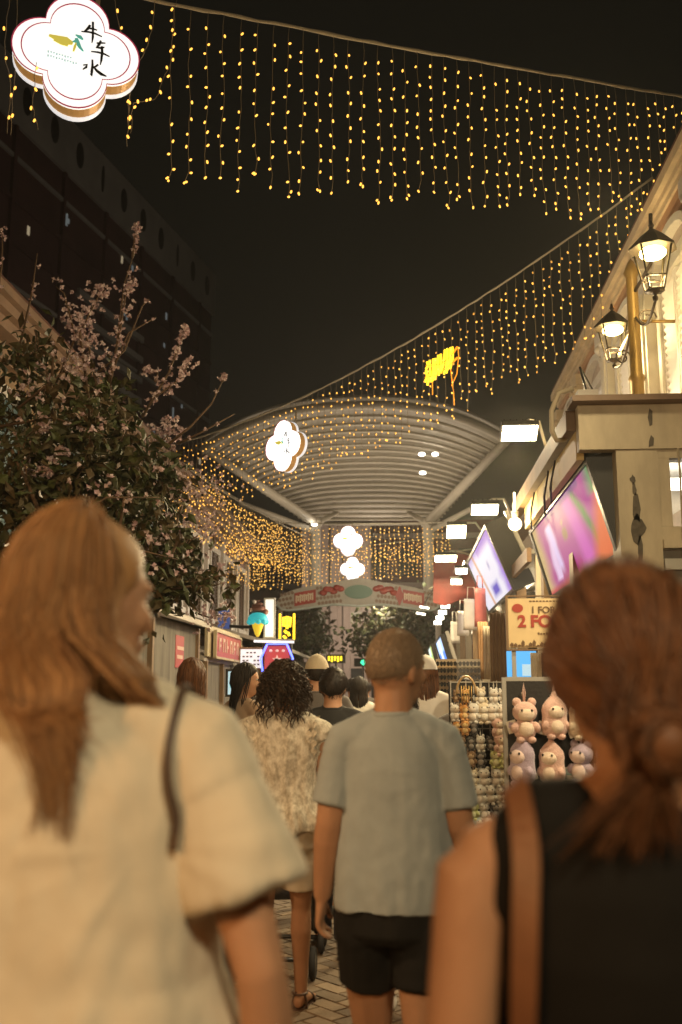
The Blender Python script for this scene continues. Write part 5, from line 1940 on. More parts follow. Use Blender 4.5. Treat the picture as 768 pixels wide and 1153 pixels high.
for k in range(3):
    MB().ell((w_ * (.25 + .25 * k), -.004, h_ * .8), (.025, .004, .02), 8, 6).build('printed_dot', mat('star_pale', (.7, .5, .45), .5), t)
# white awning edge, no lamp; its brightness is put in as emission
a, b = at(286, 722, 15.4), at(331, 723, 15.4)
t = empty('glowing_awning_edge', a, 'thin white awning edge with added glow above the blue edged star sign', 'awning edge')
MB().bar((0, 0, 0), b - a, .05, .035).build('strip', mat('awning_edge_glow', (.8, .8, .8), .5, emit=(.92, .9, .98), estr=.9), t)
MB().bar((0, .05, .035), b - a + Vector((0, .05, .035)), .12, .02).build('cover', AWN, t)
# ice cream sign
ic = at(290, 717, 18)
t = empty('ice_cream_sign', ic, 'giant ice cream sign, turquoise scoop on yellow cone', 'sign')
u = 18 / 1121
YC = mat('cone_yellow', (.70, .50, .05), .5, emit=(.9, .62, .03), estr=.55)
TQ = mat('scoop_turquoise', (.03, .42, .46), .5, emit=(.02, .55, .62), estr=.5)
CH = mat('swirl_brown', (.14, .05, .03), .5)
MB().lathe([(.02, 0), (.05, .05), (7 * u, 14.5 * u), (7.4 * u, 15 * u), (0, 15.2 * u)], n=20).build('cone', YC, t)
sc2 = MB().ell((0, 0, 20 * u), (11.5 * u, 8 * u, 7.5 * u), 20, 12)
for k in range(9):
    a = 2 * PI * k / 9
    sc2.ell((10 * u * math.cos(a), 7 * u * math.sin(a), 16.5 * u), (3 * u, 3 * u, 3 * u), 8, 6)
sc2.build('scoop', TQ, t)
sw = MB()
pts = [Vector(((9 - 7.5 * q / 30) * u * math.cos(q * .62), (6 - 5 * q / 30) * u * math.sin(q * .62), (28 + 13 * q / 30) * u)) for q in range(31)]
sw.tube(pts, [3.4 * u * (1 - q / 42) for q in range(31)], 8)
sw.build('swirl', CH, t)
MB().ell((-3 * u, -6 * u, 39 * u), (2.2 * u, 2 * u, 2.2 * u), 10, 8).build('cherry', mat('cream_dot', (.7, .66, .6), .5), t)
MB().tube([(0, .1, 10 * u), (0, .45, 12 * u), (-.6, .5, 14 * u)], .03, 8).build('bracket', BLK, t)
t, w_, h_ = facing('lit_sign_board', 'tall white lit panel right behind the ice cream sign', 'sign', 299, 675, 308, 717, 18.5, mat('panel_lit', (.7, .72, .7), .5, emit=(.80, .85, .80), estr=.7), ALU)
t, w_, h_ = facing('window_panel', 'deep blue glazed panel left of the ice cream sign', 'panel', 246, 686, 259, 708, 18.8, mat('pane_blue', (.05, .09, .22), .3, emit=(.06, .10, .32), estr=.5), ALU)
# yellow light sign
t = empty('yellow_light_sign', at(323, 722, 20), 'yellow glowing character shape between two vertical yellow tubes', 'neon sign')
u = 20 / 1121
for x in (-8, 8):
    MB().tube([(x * u, 0, 2 * u), (x * u, 0, 31 * u)], .022, 6).build('edge_tube', NEON, t)
m1 = MB()
for (x0, z0, x1, z1) in ((-4, 26, 4, 26), (-4, 22, 5, 23), (-5, 18, 4, 17), (0, 28, 0, 14), (-4, 27, -4, 17), (4, 27, 3, 16), (-3, 12, 0, 9), (1, 10, 3, 6), (-4, 6, -1, 3)):
    m1.tube([(x0 * u, 0, z0 * u), (x1 * u, 0, z1 * u)], .026, 6)
m1.build('character_tube', NEON, t)
MB().tube([(0, .05, 31 * u), (0, .05, -1.9)], .03, 8).build('post', BLK, t)
# little coloured lights at the end of the street
for px, py, Y, colr, lab in ((378, 742, 36, (1, .7, .02), 'small yellow lit sign low at the street end'), (409, 746, 38, (.05, .9, .4), 'tiny green light beside the cropped hair man')):
    t = empty('street_end_sign', at(px, py, Y), lab, 'sign')
    m = mat('lit_' + lab.split()[1], (.3, .3, .1), .5, emit=colr, estr=2.0)
    l = MB()
    if 'yellow' in lab:
        for k in range(5):
            l.bb(-.28 + k * .11, -.28 + k * .11 + .07, 0, .02, -.06 - .04 * (k % 2), .10)
    else:
        l.ell((0, 0, 0), (.10, .05, .10), 10, 8)
    l.build('light', m, t)
    MB().bb(-.35, .35, .03, .10, -.15, .16).bb(-.03, .03, .04, .09, -at(px, py, Y).z, -.151).build('casing', BLK, t)
# ------------------------------------------------------------------ trees
BARK = mat('bark', (0.16, 0.10, 0.06), 0.85, var=0.4, vscale=12, bump=0.6, bscale=30)
LEAF = mat('leaf_dark', (0.045, 0.058, 0.018), 0.65, col2=(0.085, 0.055, 0.022), island=True)
LEAFG = mat('leaf_green', (0.075, 0.095, 0.025), 0.6, col2=(0.03, 0.040, 0.014), island=True)
BLOS = mat('blossom_pink', (0.52, 0.36, 0.40), 0.75, col2=(0.66, 0.55, 0.54), island=True)

def leaf(mb, p, d, L, w, rnd, mi=0):
    d = d.normalized()
    s_ = d.cross(Vector((rnd.uniform(-1, 1), rnd.uniform(-1, 1), rnd.uniform(-.3, 1))))
    if s_.length < 1e-3:
        s_ = Vector((1, 0, 0))
    s_.normalize()
    n = s_.cross(d)
    a = p
    b = p + d * L * .45 + s_ * w - n * L * .06
    c = p + d * L - n * L * .22
    e = p + d * L * .45 - s_ * w - n * L * .06
    m_ = p + d * L * .5 + n * L * .05
    mb.add([a, b, c, e, m_], [(0, 1, 4), (1, 2, 4), (2, 3, 4), (3, 0, 4)], mi)

rnd = random.Random(17)
base = Vector((-2.05, 6.3, 0))
t = empty('flowering_tree', base, 'crape myrtle tree with pink blossom spikes, behind the long haired woman', 'tree')
T = lambda px, py, Y: at(px, py, Y) - base
tr = MB()
tr.tube([(0, 0, -.05), (.02, .0, .5), (-.04, .03, 1.1), (.02, 0, 1.7), (.05, .0, 2.2)], [.10, .075, .065, .06, .05], 10)
tips = []
limbs = []
def limb(p0, p1, r0, r1, sub, depth=0):
    pts = [p0.lerp(p1, q / 6) + Vector((rnd.uniform(-.05, .05), rnd.uniform(-.05, .05), rnd.uniform(-.04, .04))) * (0 if q in (0, 6) else 1) * (p1 - p0).length for q in range(7)]
    tr.tube(pts, [r0 + (r1 - r0) * q / 6 for q in range(7)], 6)
    limbs.append(pts)
    for k in range(sub):
        s0 = pts[rnd.randint(2, 5)]
        d = (p1 - p0).normalized() + Vector((rnd.uniform(-.8, .8), rnd.uniform(-.8, .8), rnd.uniform(-.5, .7)))
        e = s0 + d.normalized() * rnd.uniform(.25, .55) * (1 if depth == 0 else .6)
        limb(s0, e, r1 * .9, .004, 1 if depth < 1 else 0, depth + 1)
crown0 = Vector((.05, 0, 2.2))
# leafy limbs (towards points of the crown) and bare flowering twigs
for px, py, Y in ((20, 430, 6.6), (60, 400, 6.0), (100, 450, 5.8), (150, 470, 6.4), (185, 520, 6.6), (205, 570, 6.2), (60, 540, 5.6), (10, 500, 5.4), (140, 560, 5.7), (200, 610, 5.9), (215, 660, 6.1), (30, 590, 6.0), (-60, 480, 6.4), (-90, 400, 6.8), (110, 520, 7.0), (180, 570, 6.8)):
    st = Vector((0, 0, rnd.uniform(1.2, 2.2)))
    limb(st + Vector((.02, 0, 0)), T(px, py, Y), .028, .008, 3)
lf = MB()
for pts in limbs:
    for q in range(1, 7):
        for _ in range(5):
            p = pts[q].lerp(pts[q - 1], rnd.random()) + Vector((rnd.gauss(0, .07), rnd.gauss(0, .07), rnd.gauss(0, .07)))
            d = Vector((rnd.uniform(-1, 1), rnd.uniform(-1, 1), rnd.uniform(-1.1, .5)))
            leaf(lf, p, d, rnd.uniform(.05, .105), rnd.uniform(.014, .028), rnd, 0 if rnd.random() < .7 else 1)
# dense clumps filling the crown
cl = []
for px, py, Y, r_, n in ((30, 460, 6.3, .42, 420), (90, 470, 6.0, .36, 380), (60, 540, 5.8, .45, 560), (10, 560, 6.0, .40, 420), (130, 530, 6.0, .40, 480), (165, 600, 6.0, .33, 380), (110, 600, 6.2, .4, 420), (190, 625, 6.2, .20, 200), (165, 535, 6.5, .24, 200), (200, 655, 6.2, .14, 130), (170, 655, 5.9, .2, 190), (-40, 500, 6.4, .5, 350), (50, 400, 6.5, .24, 150), (115, 430, 6.4, .22, 110), (5, 400, 6.6, .3, 150), (20, 640, 6.2, .4, 300), (185, 680, 6.0, .12, 60)):
    c = T(px, py, Y)
    for _ in range(int(n * .5)):
        v = Vector((rnd.gauss(0, 1), rnd.gauss(0, 1), rnd.gauss(0, 1)))
        v = v.normalized() * (rnd.random() ** .45) * r_
        v.z *= .8
        d = Vector((rnd.uniform(-1, 1), rnd.uniform(-1, 1), rnd.uniform(-1.2, .4)))
        leaf(lf, c + v, d, rnd.uniform(.05, .15), rnd.uniform(.014, .038), rnd, 0 if rnd.random() < .6 else 1)
lf.build('crown', [LEAF, LEAFG], t, fix=False)
bl = MB()
def blossom(p, r_):
    for q in range(5):
        d = Vector((rnd.uniform(-1, 1), rnd.uniform(-1, 1), rnd.uniform(-.6, 1)))
        leaf(bl, p, d, r_ * rnd.uniform(.8, 1.3), r_ * rnd.uniform(.4, .6), rnd)
def spike(path, dens, r_, sp):
    pts = [T(*q) for q in path]
    tr.tube(pts, [.010 - .007 * k / (len(pts) - 1) for k in range(len(pts))], 5)
    n = int(dens)
    for _ in range(n):
        f = (rnd.random() ** .7) * (len(pts) - 1)
        i = min(len(pts) - 2, int(f))
        p = pts[i].lerp(pts[i + 1], f - i) + Vector((rnd.gauss(0, sp), rnd.gauss(0, sp), rnd.gauss(0, sp)))
        blossom(p, r_)
tr0 = rnd.getstate()
spike([(118, 470, 6.3), (130, 400, 6.3), (140, 320, 6.3), (151, 285, 6.3)], 3, .02, .01)
spike([(149, 290, 6.3), (152, 268, 6.3), (154, 254, 6.3)], 26, .022, .012)
spike([(60, 440, 6.4), (85, 380, 6.3), (72, 330, 6.3), (62, 322, 6.3)], 16, .022, .025)
spike([(100, 450, 6.3), (90, 375, 6.2), (110, 335, 6.2), (122, 322, 6.2)], 52, .025, .04)
spike([(110, 440, 6.3), (100, 390, 6.3), (92, 360, 6.3)], 70, .026, .07)
spike([(120, 440, 6.3), (134, 380, 6.3), (142, 330, 6.3), (150, 310, 6.3)], 46, .024, .03)
spike([(110, 420, 6.3), (140, 395, 6.3), (160, 345, 6.3), (168, 336, 6.3)], 4, .02, .01)
spike([(125, 420, 6.3), (145, 375, 6.3), (176, 357, 6.3)], 3, .02, .01)
spike([(160, 470, 6.4), (190, 420, 6.4), (203, 385, 6.4), (211, 368, 6.4)], 40, .024, .016)
spike([(168, 450, 6.4), (185, 440, 6.4), (205, 425, 6.4), (212, 408, 6.4)], 36, .024, .02)
spike([(175, 430, 6.4), (178, 420, 6.4), (160, 415, 6.4)], 14, .024, .012)
spike([(190, 500, 6.5), (215, 480, 6.5), (238, 455, 6.5), (252, 426, 6.5)], 3, .02, .008)
spike([(250, 430, 6.5), (253, 422, 6.5)], 8, .022, .008)
spike([(200, 500, 6.5), (230, 485, 6.5), (264, 466, 6.5)], 4, .02, .01)
spike([(20, 400, 6.4), (36, 330, 6.4), (42, 285, 6.4)], 10, .02, .012)
spike([(-10, 380, 6.4), (2, 300, 6.4), (3, 256, 6.4)], 12, .022, .015)
spike([(30, 520, 5.8), (40, 495, 5.7), (52, 478, 5.7)], 34, .024, .02)
spike([(28, 530, 5.7), (45, 533, 5.6), (58, 531, 5.6)], 46, .022, .012)
spike([(45, 520, 5.7), (62, 515, 5.6), (74, 508, 5.6)], 34, .022, .014)
spike([(165, 500, 6.6), (185, 495, 6.7), (198, 480, 6.7)], 60, .026, .05)
spike([(190, 530, 6.8), (215, 545, 6.9), (245, 560, 7.0)], 70, .024, .09)
spike([(180, 590, 6.3), (205, 600, 6.4), (235, 590, 6.6)], 70, .026, .06)
spike([(190, 640, 6.4), (215, 645, 6.5), (245, 650, 6.6)], 70, .026, .05)
spike([(170, 650, 6.0), (180, 600, 6.0)], 26, .022, .04)
spike([(20, 460, 6.0), (70, 420, 6.0), (100, 410, 6.0)], 50, .026, .09)
spike([(0, 480, 5.7), (60, 470, 5.7), (120, 490, 5.6)], 26, .026, .10)
spike([(60, 600, 5.4), (120, 560, 5.4), (180, 560, 5.6)], 22, .026, .10)
spike([(120, 640, 5.6), (160, 620, 5.6), (200, 630, 5.8)], 26, .026, .07)
spike([(220, 690, 8.0), (235, 695, 8.0), (262, 690, 8.0)], 60, .026, .06)
bl.build('blossom', BLOS, t, fix=False)
tr.build('trunk', BARK, t, fix=False)

def far_tree(label, px, py, Y, w, h, seed, nleaf=1500):
    r2 = random.Random(seed)
    c = at(px, py, Y)
    t = empty('street_tree', (c.x, Y, 0), label, 'tree', 'green trees at the street end')
    b = MB().tube([(0, 0, 0), (.05, 0, c.z * .5), (0, 0, c.z)], [.16, .12, .06], 8)
    l = MB()
    for k in range(9):
        o = Vector((r2.uniform(-.8, .8) * w, r2.uniform(-.6, .6) * w, c.z + r2.uniform(-.8, .8) * h))
        b.tube([(0, 0, c.z * .7), tuple(Vector((0, 0, c.z * .8)).lerp(o, .6)), o], [.05, .03, .01], 5)
        for _ in range(nleaf // 9):
            v = Vector((r2.gauss(0, .38) * w, r2.gauss(0, .38) * w, r2.gauss(0, .34) * h))
            leaf(l, o + v, Vector((r2.uniform(-1, 1), r2.uniform(-1, 1), r2.uniform(-1, .6))), r2.uniform(.16, .32), r2.uniform(.05, .10), r2, r2.randint(0, 1))
    b.build('trunk', BARK, t, fix=False)
    l.build('crown', [LEAF, LEAFG], t, fix=False)
far_tree('wide dark green tree behind the arch, right of pale tower', 448, 705, 35, 1.5, 1.1, 3, 2600)
far_tree('small green tree under the left end of the arch', 338, 706, 33, .75, .75, 5, 1300)
# ------------------------------------------------------------------ clothing materials
def cloth(name, c, var=.12, **k):
    return mat(name, c, .85, var=var, vscale=k.pop('vscale', 9), bump=.12, bscale=420, sheen=.15, **k)
BEIGE_T = cloth('cotton_beige', (.68, .61, .48))
GREY_T = cloth('cotton_grey_teal', (.31, .345, .35))
BLACK_T = mat('rib_black', (.011, .010, .009), .85, var=.2, bump=.25, bscale=300, spec=.15)
BLACKS = mat('shorts_black', (.014, .013, .012), .8, var=.2, bump=.2, bscale=300, spec=.2)
CREAM_S = cloth('twill_cream', (.80, .72, .58))
CHAR_T = cloth('cotton_charcoal', (.11, .095, .085))
DENIM = cloth('denim_dark', (.035, .036, .045))
TAN_T = cloth('cotton_tan', (.36, .24, .15))
WHITE_T = cloth('cotton_white', (.66, .62, .55))
STRAP_D = mat('strap_dark_brown', (.075, .045, .028), .5, var=.2)
STRAP_B = mat('strap_tan_brown', (.20, .085, .038), .5, var=.25, vscale=12)
FLORAL = mat('blouse_floral', (.86, .80, .68), .85, col2=(.40, .345, .26), vscale=42, bump=.2, bscale=60, stretch=(1, 1, .62))
SHOE_W = mat('shoe_white', (.62, .58, .52), .5, var=.15)
SHOE_D = mat('shoe_dark', (.05, .045, .04), .5)
SAND = mat('sandal_leather', (.10, .055, .035), .45)
CAPB = cloth('cap_beige', (.60, .50, .34))
CAPW = cloth('cap_white', (.70, .67, .60))

def ribbon(name, pts, w, th, m, parent, nrm):
    mb = MB()
    rs = []
    for i, p in enumerate(pts):
        tdir = (pts[min(i + 1, len(pts) - 1)] - pts[max(i - 1, 0)]).normalized()
        n = nrm[i]
        s_ = tdir.cross(n).normalized()
        n = s_.cross(tdir)
        rs.append([p + s_ * w / 2 + n * th, p - s_ * w / 2 + n * th, p - s_ * w / 2, p + s_ * w / 2])
    mb.rings(rs, 0, False)
    return mb.build(name, m, parent)

def strap_on(p, garment, knots, w, m, name, bag_at, label, bagm):
    """ribbon laid on the outermost surface: front, over the shoulder, down the back"""
    trees = [bvh(garment), bvh(p.o)]
    K = [Vector(k) for k in knots]
    zt = 1.385 * p.s
    pts, nr = [], []
    def cast(o, d):
        best = None
        for tr_ in trees:
            loc, n, i, ds = tr_.ray_cast(o, d)
            if loc is not None and (best is None or ds < best[2]):
                best = (loc, n, ds)
        return best
    for a, b in zip(K, K[1:]):
        for q in range(8):
            c = a.lerp(b, q / 8)
            if c.z > zt:
                h = cast(Vector((c.x, c.y, 3)), Vector((0, 0, -1)))
            elif c.y < 0:
                h = cast(Vector((c.x, -2, c.z)), Vector((0, 1, 0)))
            else:
                h = cast(Vector((c.x, 2, c.z)), Vector((0, -1, 0)))
            if h:
                pts.append(h[0])
                nr.append(h[1])
    for _ in range(10):
        pts = [pts[0]] + [(pts[i - 1] + pts[i] * 2 + pts[i + 1]) / 4 for i in range(1, len(pts) - 1)] + [pts[-1]]
        nr = [nr[0]] + [(nr[i - 1] + nr[i] * 2 + nr[i + 1]).normalized() for i in range(1, len(nr) - 1)] + [nr[-1]]
    pts = [q + n * .012 for q, n in zip(pts, nr)]
    t = empty(name, p.o.location.copy(), label, 'bag', None, p.o.rotation_euler.z)
    ribbon('strap', pts, w, .004, m, t, nr)
    return t, pts

# ------------------------------------------------------------------ left woman (beige tee, long hair)
c = at(84, 780, 1.46)
k = 1.765 / 1.7
PW = Person('woman with long light brown hair in beige oversized tee, seen from behind', c.x, 1.46, 1.755, yaw=R(-6), sex='f', voxel=.0065, head_yaw=-R(34), wide=1.17,
            arms={'L': ((.06, -.03, 1.10), (.06, .05, .86)), 'R': ((.085, -.035, 1.10), (.10, .05, .87))}, stride=.14)
g1 = PW.tee(BEIGE_T, hem=.70, sl=.66, ease=.022, flare=.105, sleeve=(.060, .086), amp=.018, drop=.010, seed=2.3, fx=8, fz=1.1)
PW.shorts(cloth('shorts_olive', (.18, .16, .11)), hem=.52)
PW.sandals(SAND)
# hair
hm = PW.cap(HAIR_AUBURN, .005, .003, 2.0)
rnd = random.Random(8)
def P0(az, off):
    return [PW.scalp(az, t_, off, lambda a: R(88)) for t_ in (.06, .22, .42, .62, .82, 1.0)]
for i in range(3000):
    u = rnd.random()
    clump = rnd.choice((-2.6, -2.3, -2.0, -1.75, 1.85, 2.1, 2.25, 2.45, 2.65, 2.85, 3.0, 3.14, -3.0, -2.8)) + rnd.gauss(0, .17)
    az = clump
    off = .003 + .013 * rnd.random() ** 1.4
    pts = P0(az, off)
    p = pts[-1].copy()
    sa = math.sin(az)
    back = abs(math.cos(az)) if math.cos(az) < 0 else 0
    ph = rnd.uniform(0, 6)
    wav = rnd.uniform(.002, .008)
    mode = rnd.random()
    sd = 1 if p.x > 0 else -1
    if back >= .62 and rnd.random() < .66:
        continue
    if back < .62 or (back < .74 and mode < .4):
        # over the shoulder and forward
        tgt = [Vector((p.x * 1.18 + sd * .012, p.y * .75 - .035, 1.52)), Vector((p.x * 1.30 + sd * .022, p.y * .7 - .055, 1.465)), Vector((sd * (.115 + .04 * rnd.random()), -.075 + .05 * rnd.random(), 1.432 + .012 * rnd.random())), Vector((sd * (.145 + .03 * rnd.random()), .03, 1.425)), Vector((sd * (.135 + .03 * rnd.random()), .10, 1.36))]
    else:
        ze = 1.44 - .24 * rnd.random() ** 2.3 + rnd.gauss(0, .016)
        xc = .046 + p.x * (.62 if ze > 1.37 else .34)
        tgt = [Vector((p.x * 1.08, min(p.y, -.09) - .012, 1.52)), Vector((p.x * 1.0 + .008, -.128, 1.465)), Vector((p.x * .62 + xc * .38, -.142, 1.43)), Vector((xc, -.146, (1.42 + ze) / 2 - .005)), Vector((xc + rnd.gauss(0, .014), -.148, ze - .01))]
    full = pts + tgt
    out = []
    n = 22
    for q in range(n + 1):
        f = q / n * (len(full) - 1)
        i0 = min(len(full) - 2, int(f))
        fr = f - i0
        a_, b_ = full[max(0, i0 - 1)], full[min(len(full) - 1, i0 + 2)]
        c0, c1 = full[i0], full[i0 + 1]
        q_ = .5 * ((2 * c0) + (-a_ + c1) * fr + (2 * a_ - 5 * c0 + 4 * c1 - b_) * fr ** 2 + (-a_ + 3 * c0 - 3 * c1 + b_) * fr ** 3)
        w_ = wav * max(0, (f - 4) / 6)
        q_ = q_ + Vector((math.sin(ph + f * 1.3) * w_, math.cos(ph + f * 1.1) * w_ * .4, 0))
        bl_ = max(0, min(1, (1.56 - q_.z) / .10))
        out.append(PW.H(q_).lerp(q_ * PW.s, bl_ * bl_ * (3 - 2 * bl_)))
    r0 = rnd.uniform(.0006, .0016)
    hm.tube(out, [r0 * (1 if q < n * .7 else max(.12, 1 - (q - n * .7) / (n * .33))) for q in range(n + 1)], 4, flat=.7, cap=False, mi=1 if noise.noise(Vector((az * 5.5, 2.2, 0))) + .5 * noise.noise(Vector((az * 17, 1, 4))) + rnd.gauss(0, .24) > .16 else 0)
for i in range(260):   # flyaways
    az = rnd.choice((-1, 1)) * rnd.uniform(1.7, 3.14)
    pts = P0(az, .010 + .022 * rnd.random())
    p = pts[-1]
    d = Vector((math.sin(az), math.cos(az), 0))
    pts = pts[rnd.randint(0, 3):] + [p + d * rnd.uniform(.0, .03) + Vector((rnd.gauss(0, .012), rnd.gauss(0, .01), -.05)), p + d * rnd.uniform(.01, .05) + Vector((rnd.gauss(0, .03), rnd.gauss(0, .02), -.11 - .05 * rnd.random()))]
    hm.tube([PW.H(q) for q in pts], [.0006] * (len(pts) - 1) + [.0002], 3, cap=False)
hm.build('hair', [HAIR_AUBURN, HAIR_AUBURN_DARK], PW.o, fix=False)
kk = PW.s
t, pts = strap_on(PW, g1, [(.10 * kk, .10, 1.12 * kk), (.13 * kk, .10, 1.30 * kk), (.160 * kk, .06, 1.38 * kk), (.166 * kk, -.02, 1.42 * kk), (.170 * kk, -.08, 1.36 * kk), (.181 * kk, -.10, 1.30 * kk), (.190 * kk, -.10, 1.25 * kk)], .012, STRAP_D, 'shoulder_bag', None, 'dark brown bag with thin strap over the shoulder of the beige tee', None)
bg = MB()
bg.box((.06 * kk, .24, 1.0 * kk), (.22, .08, .16))
bg.build('bag_body', STRAP_D, t)

# ------------------------------------------------------------------ right woman (black tank, low bun)
c = at(708, 780, 1.18)
PR = Person('woman with brown hair in a low bun wearing black sleeveless top', c.x, 1.18, 1.640, yaw=R(3), sex='f', voxel=.0065, head_yaw=R(5), head_pitch=R(0), wide=1.10, skin=SKIN2,
            arms={'L': ((.035, -.03, 1.09), (.04, .05, .85)), 'R': ((.04, -.03, 1.09), (.04, .05, .85))}, stride=.12)
g2 = PR.tank(BLACK_T, hem=.80, ease=.010, amp=.0025, narrow=.158)
PR.shorts(DENIM, hem=.10, name='trousers')
PR.shoes(SHOE_D)
hm = PR.cap(HAIR_BROWN, .010, .003, 4.0)
rnd = random.Random(18)
bun = Vector((-.014, -.126, 1.508))
def crv(full, n):
    out = []
    for q in range(n + 1):
        f = q / n * (len(full) - 1)
        i0 = min(len(full) - 2, int(f))
        fr = f - i0
        a_, b_ = full[max(0, i0 - 1)], full[min(len(full) - 1, i0 + 2)]
        c0, c1 = full[i0], full[i0 + 1]
        out.append(.5 * ((2 * c0) + (-a_ + c1) * fr + (2 * a_ - 5 * c0 + 4 * c1 - b_) * fr ** 2 + (-a_ + 3 * c0 - 3 * c1 + b_) * fr ** 3))
    return out
cen = Vector((0, .01, 1.594))
for i in range(900):
    az = rnd.uniform(-PI, PI)
    t0 = 1.0 if rnd.random() < .5 else rnd.uniform(.3, 1)
    p = PR.scalp(az, t0, .011 + .008 * rnd.random())
    d0 = (p - cen)
    tgt = bun + Vector((rnd.gauss(0, .018), .018, rnd.gauss(0, .014)))
    full = [p]
    for q in range(1, 7):
        u_ = q / 6
        c_ = p.lerp(tgt, u_)
        d = (c_ - cen)
        el = math.sqrt((d.x / .0885) ** 2 + (d.y / .1095) ** 2 + (d.z / .1225) ** 2)
        s_ = max(1.0, (1.0 + .06 * rnd.random()) / max(el, .25)) if u_ < .95 else 1.0
        full.append(cen + d * s_)
    r0 = rnd.uniform(.0012, .0026)
    hm.tube([PR.H(q) for q in crv(full, 12)], r0 * PR.s, 4, flat=.7, cap=False)
hb_ = hm.build('hair', HAIR_BROWN, PR.o, fix=False)
bm_ = MB()
bm_.ell(PR.H(bun + Vector((0, -.012, -.006))), (.03, .026, .028), 12, 8)
for i in range(260):
    a0 = rnd.uniform(0, 2 * PI)
    R0, r1_ = rnd.uniform(.022, .034), rnd.uniform(.006, .017)
    tw = rnd.uniform(1, 2.2)
    pts = []
    for q in range(17):
        a = a0 + q / 16 * rnd.uniform(2.0, 4.5)
        w_ = a0 * 3 + q / 16 * tw * PI
        rr = R0 + r1_ * math.cos(w_) * .6
        pts.append(PR.H(bun + Vector((rr * math.cos(a), -.014 + r1_ * math.sin(w_), rr * math.sin(a) * .92 - .004))))
    bm_.tube(pts, [rnd.uniform(.0014, .0028) * PR.s] * 17, 4, flat=.7, cap=False)
# loose tail below the knot
for i in range(230):
    a = rnd.gauss(0, .55)
    L_ = rnd.uniform(.05, .115)
    p = bun + Vector((-.016 + rnd.gauss(0, .014), -.006 + rnd.gauss(0, .006), -.022))
    full = [p + Vector((0, .006, .03)), p, p + Vector((math.sin(a) * L_ * .45 - .010, .004, -L_ * .50)), p + Vector((math.sin(a) * L_ * .85 - .022, .010, -L_ * .92))]
    r0 = rnd.uniform(.0012, .0024)
    bm_.tube([PR.H(q) for q in crv(full, 9)], [r0 * PR.s * (1 - q / 11) for q in range(10)], 4, cap=False)
bm_.build('bun', HAIR_BROWN, hb_, fix=False)
kk = PR.s
t, pts = strap_on(PR, g2, [(-.115 * kk, .12, 1.25 * kk), (-.124 * kk, .08, 1.37 * kk), (-.131 * kk, -.01, 1.42 * kk), (-.136 * kk, -.09, 1.36 * kk), (-.140 * kk, -.13, 1.25 * kk), (-.139 * kk, -.12, 1.12 * kk), (-.137 * kk, -.13, .98 * kk), (-.14 * kk, -.15, .90 * kk)], .029, STRAP_B, 'shoulder_bag', None, 'brown bag with broad leather strap over the black sleeveless top', None)
bg = MB()
bg.box((-.16 * kk, -.175, .80 * kk), (.26, .09, .22))
bg.build('bag_body', STRAP_B, t)

# ------------------------------------------------------------------ man in the grey tee
c = at(443, 780, 3.2)
PM = Person('man with cropped hair in grey tee and black shorts, head turned right', c.x, 3.2, 1.68, yaw=R(-4), sex='m', voxel=.0065, head_yaw=-R(36), skin=SKIN2,
            arms={'L': ((.034, -.02, 1.115), (.066, .03, .885)), 'R': ((.034, .0, 1.11), (.070, .16, .90))}, stride=.16, lift=.04, wide=.87, hs=1.06, lm=1.13)
PM.tee(GREY_T, hem=.865, sl=.78, ease=.010, flare=.018, sleeve=(.059, .069), amp=.009, seed=5.1, drop=.002, fx=8, fz=1.2)
PM.shorts(BLACKS, hem=.645, ease=.012, flare=.026)
PM.shoes(SHOE_W)
limM = lambda az: R(54 + 44 * min(1, (1 - math.cos(az)) / 2 * 1.8) + 12 * max(0, (1 - math.cos(az)) / 2 - .5) * 2)
hg = PM.cap(HAIR_GREY, .0028, .0006, 1.0, limM)
PM.strands_short(hg, 7000, .009, .0028, .0007, limM, fwd=.2, down=.7)
PM.strands_short(hg, 5000, .008, .0006, .0006, lambda az: limM(az) + R(9) + R(3) * math.sin(az * 7), fwd=.1, down=.9)
hg.build('hair', HAIR_GREY, PM.o, fix=False)

# ------------------------------------------------------------------ woman with curly hair, floral blouse
c = at(319, 780, 5.05)
PC = Person('woman with dark curly hair in floral sleeveless blouse and cream shorts', c.x, 5.05, 1.63, yaw=R(-3), sex='f', voxel=.009, stride=-.12, lift=.06, wide=1.12,
            arms={'L': ((.02, .02, 1.12), (-.02, .22, 1.0)), 'R': ((.02, .02, 1.12), (-.02, .22, 1.0))})
gb = PC.tee(FLORAL, hem=.875, sl=.10, ease=.020, flare=.03, sleeve=(.060, .074), amp=.016, seed=8.0, name='blouse', drop=.02, fx=16, fz=3.2)
for sx in (-1, 1):
    rf = MB()
    for row in range(2):
        vs = []
        n = 22
        for q in range(n + 1):
            a = -PI * .42 + PI * 1.1 * q / n
            y, z = -.075 * math.cos(a) , 1.30 + .105 * math.sin(a) + .01
            w_ = .022 * math.sin(q * 2.1 + row)
            vs += [Vector((sx * (.150 - row * .03), y * 1.1, z)) * PC.s, Vector((sx * (.185 - row * .025 + w_ * .5), y * 1.35 + w_, z + .03)) * PC.s]
        rf.add(vs, [(2 * i, 2 * i + 1, 2 * i + 3, 2 * i + 2) for i in range(n)], 0, True)
    rf.build('shoulder_ruffle', FLORAL, gb, fix=False)
PC.shorts(CREAM_S, top=.98, hem=.60, ease=.022, flare=.03)
PC.sandals(SAND)
PC.curly_hair(HAIR_DARK, 700, .07, 1.40)

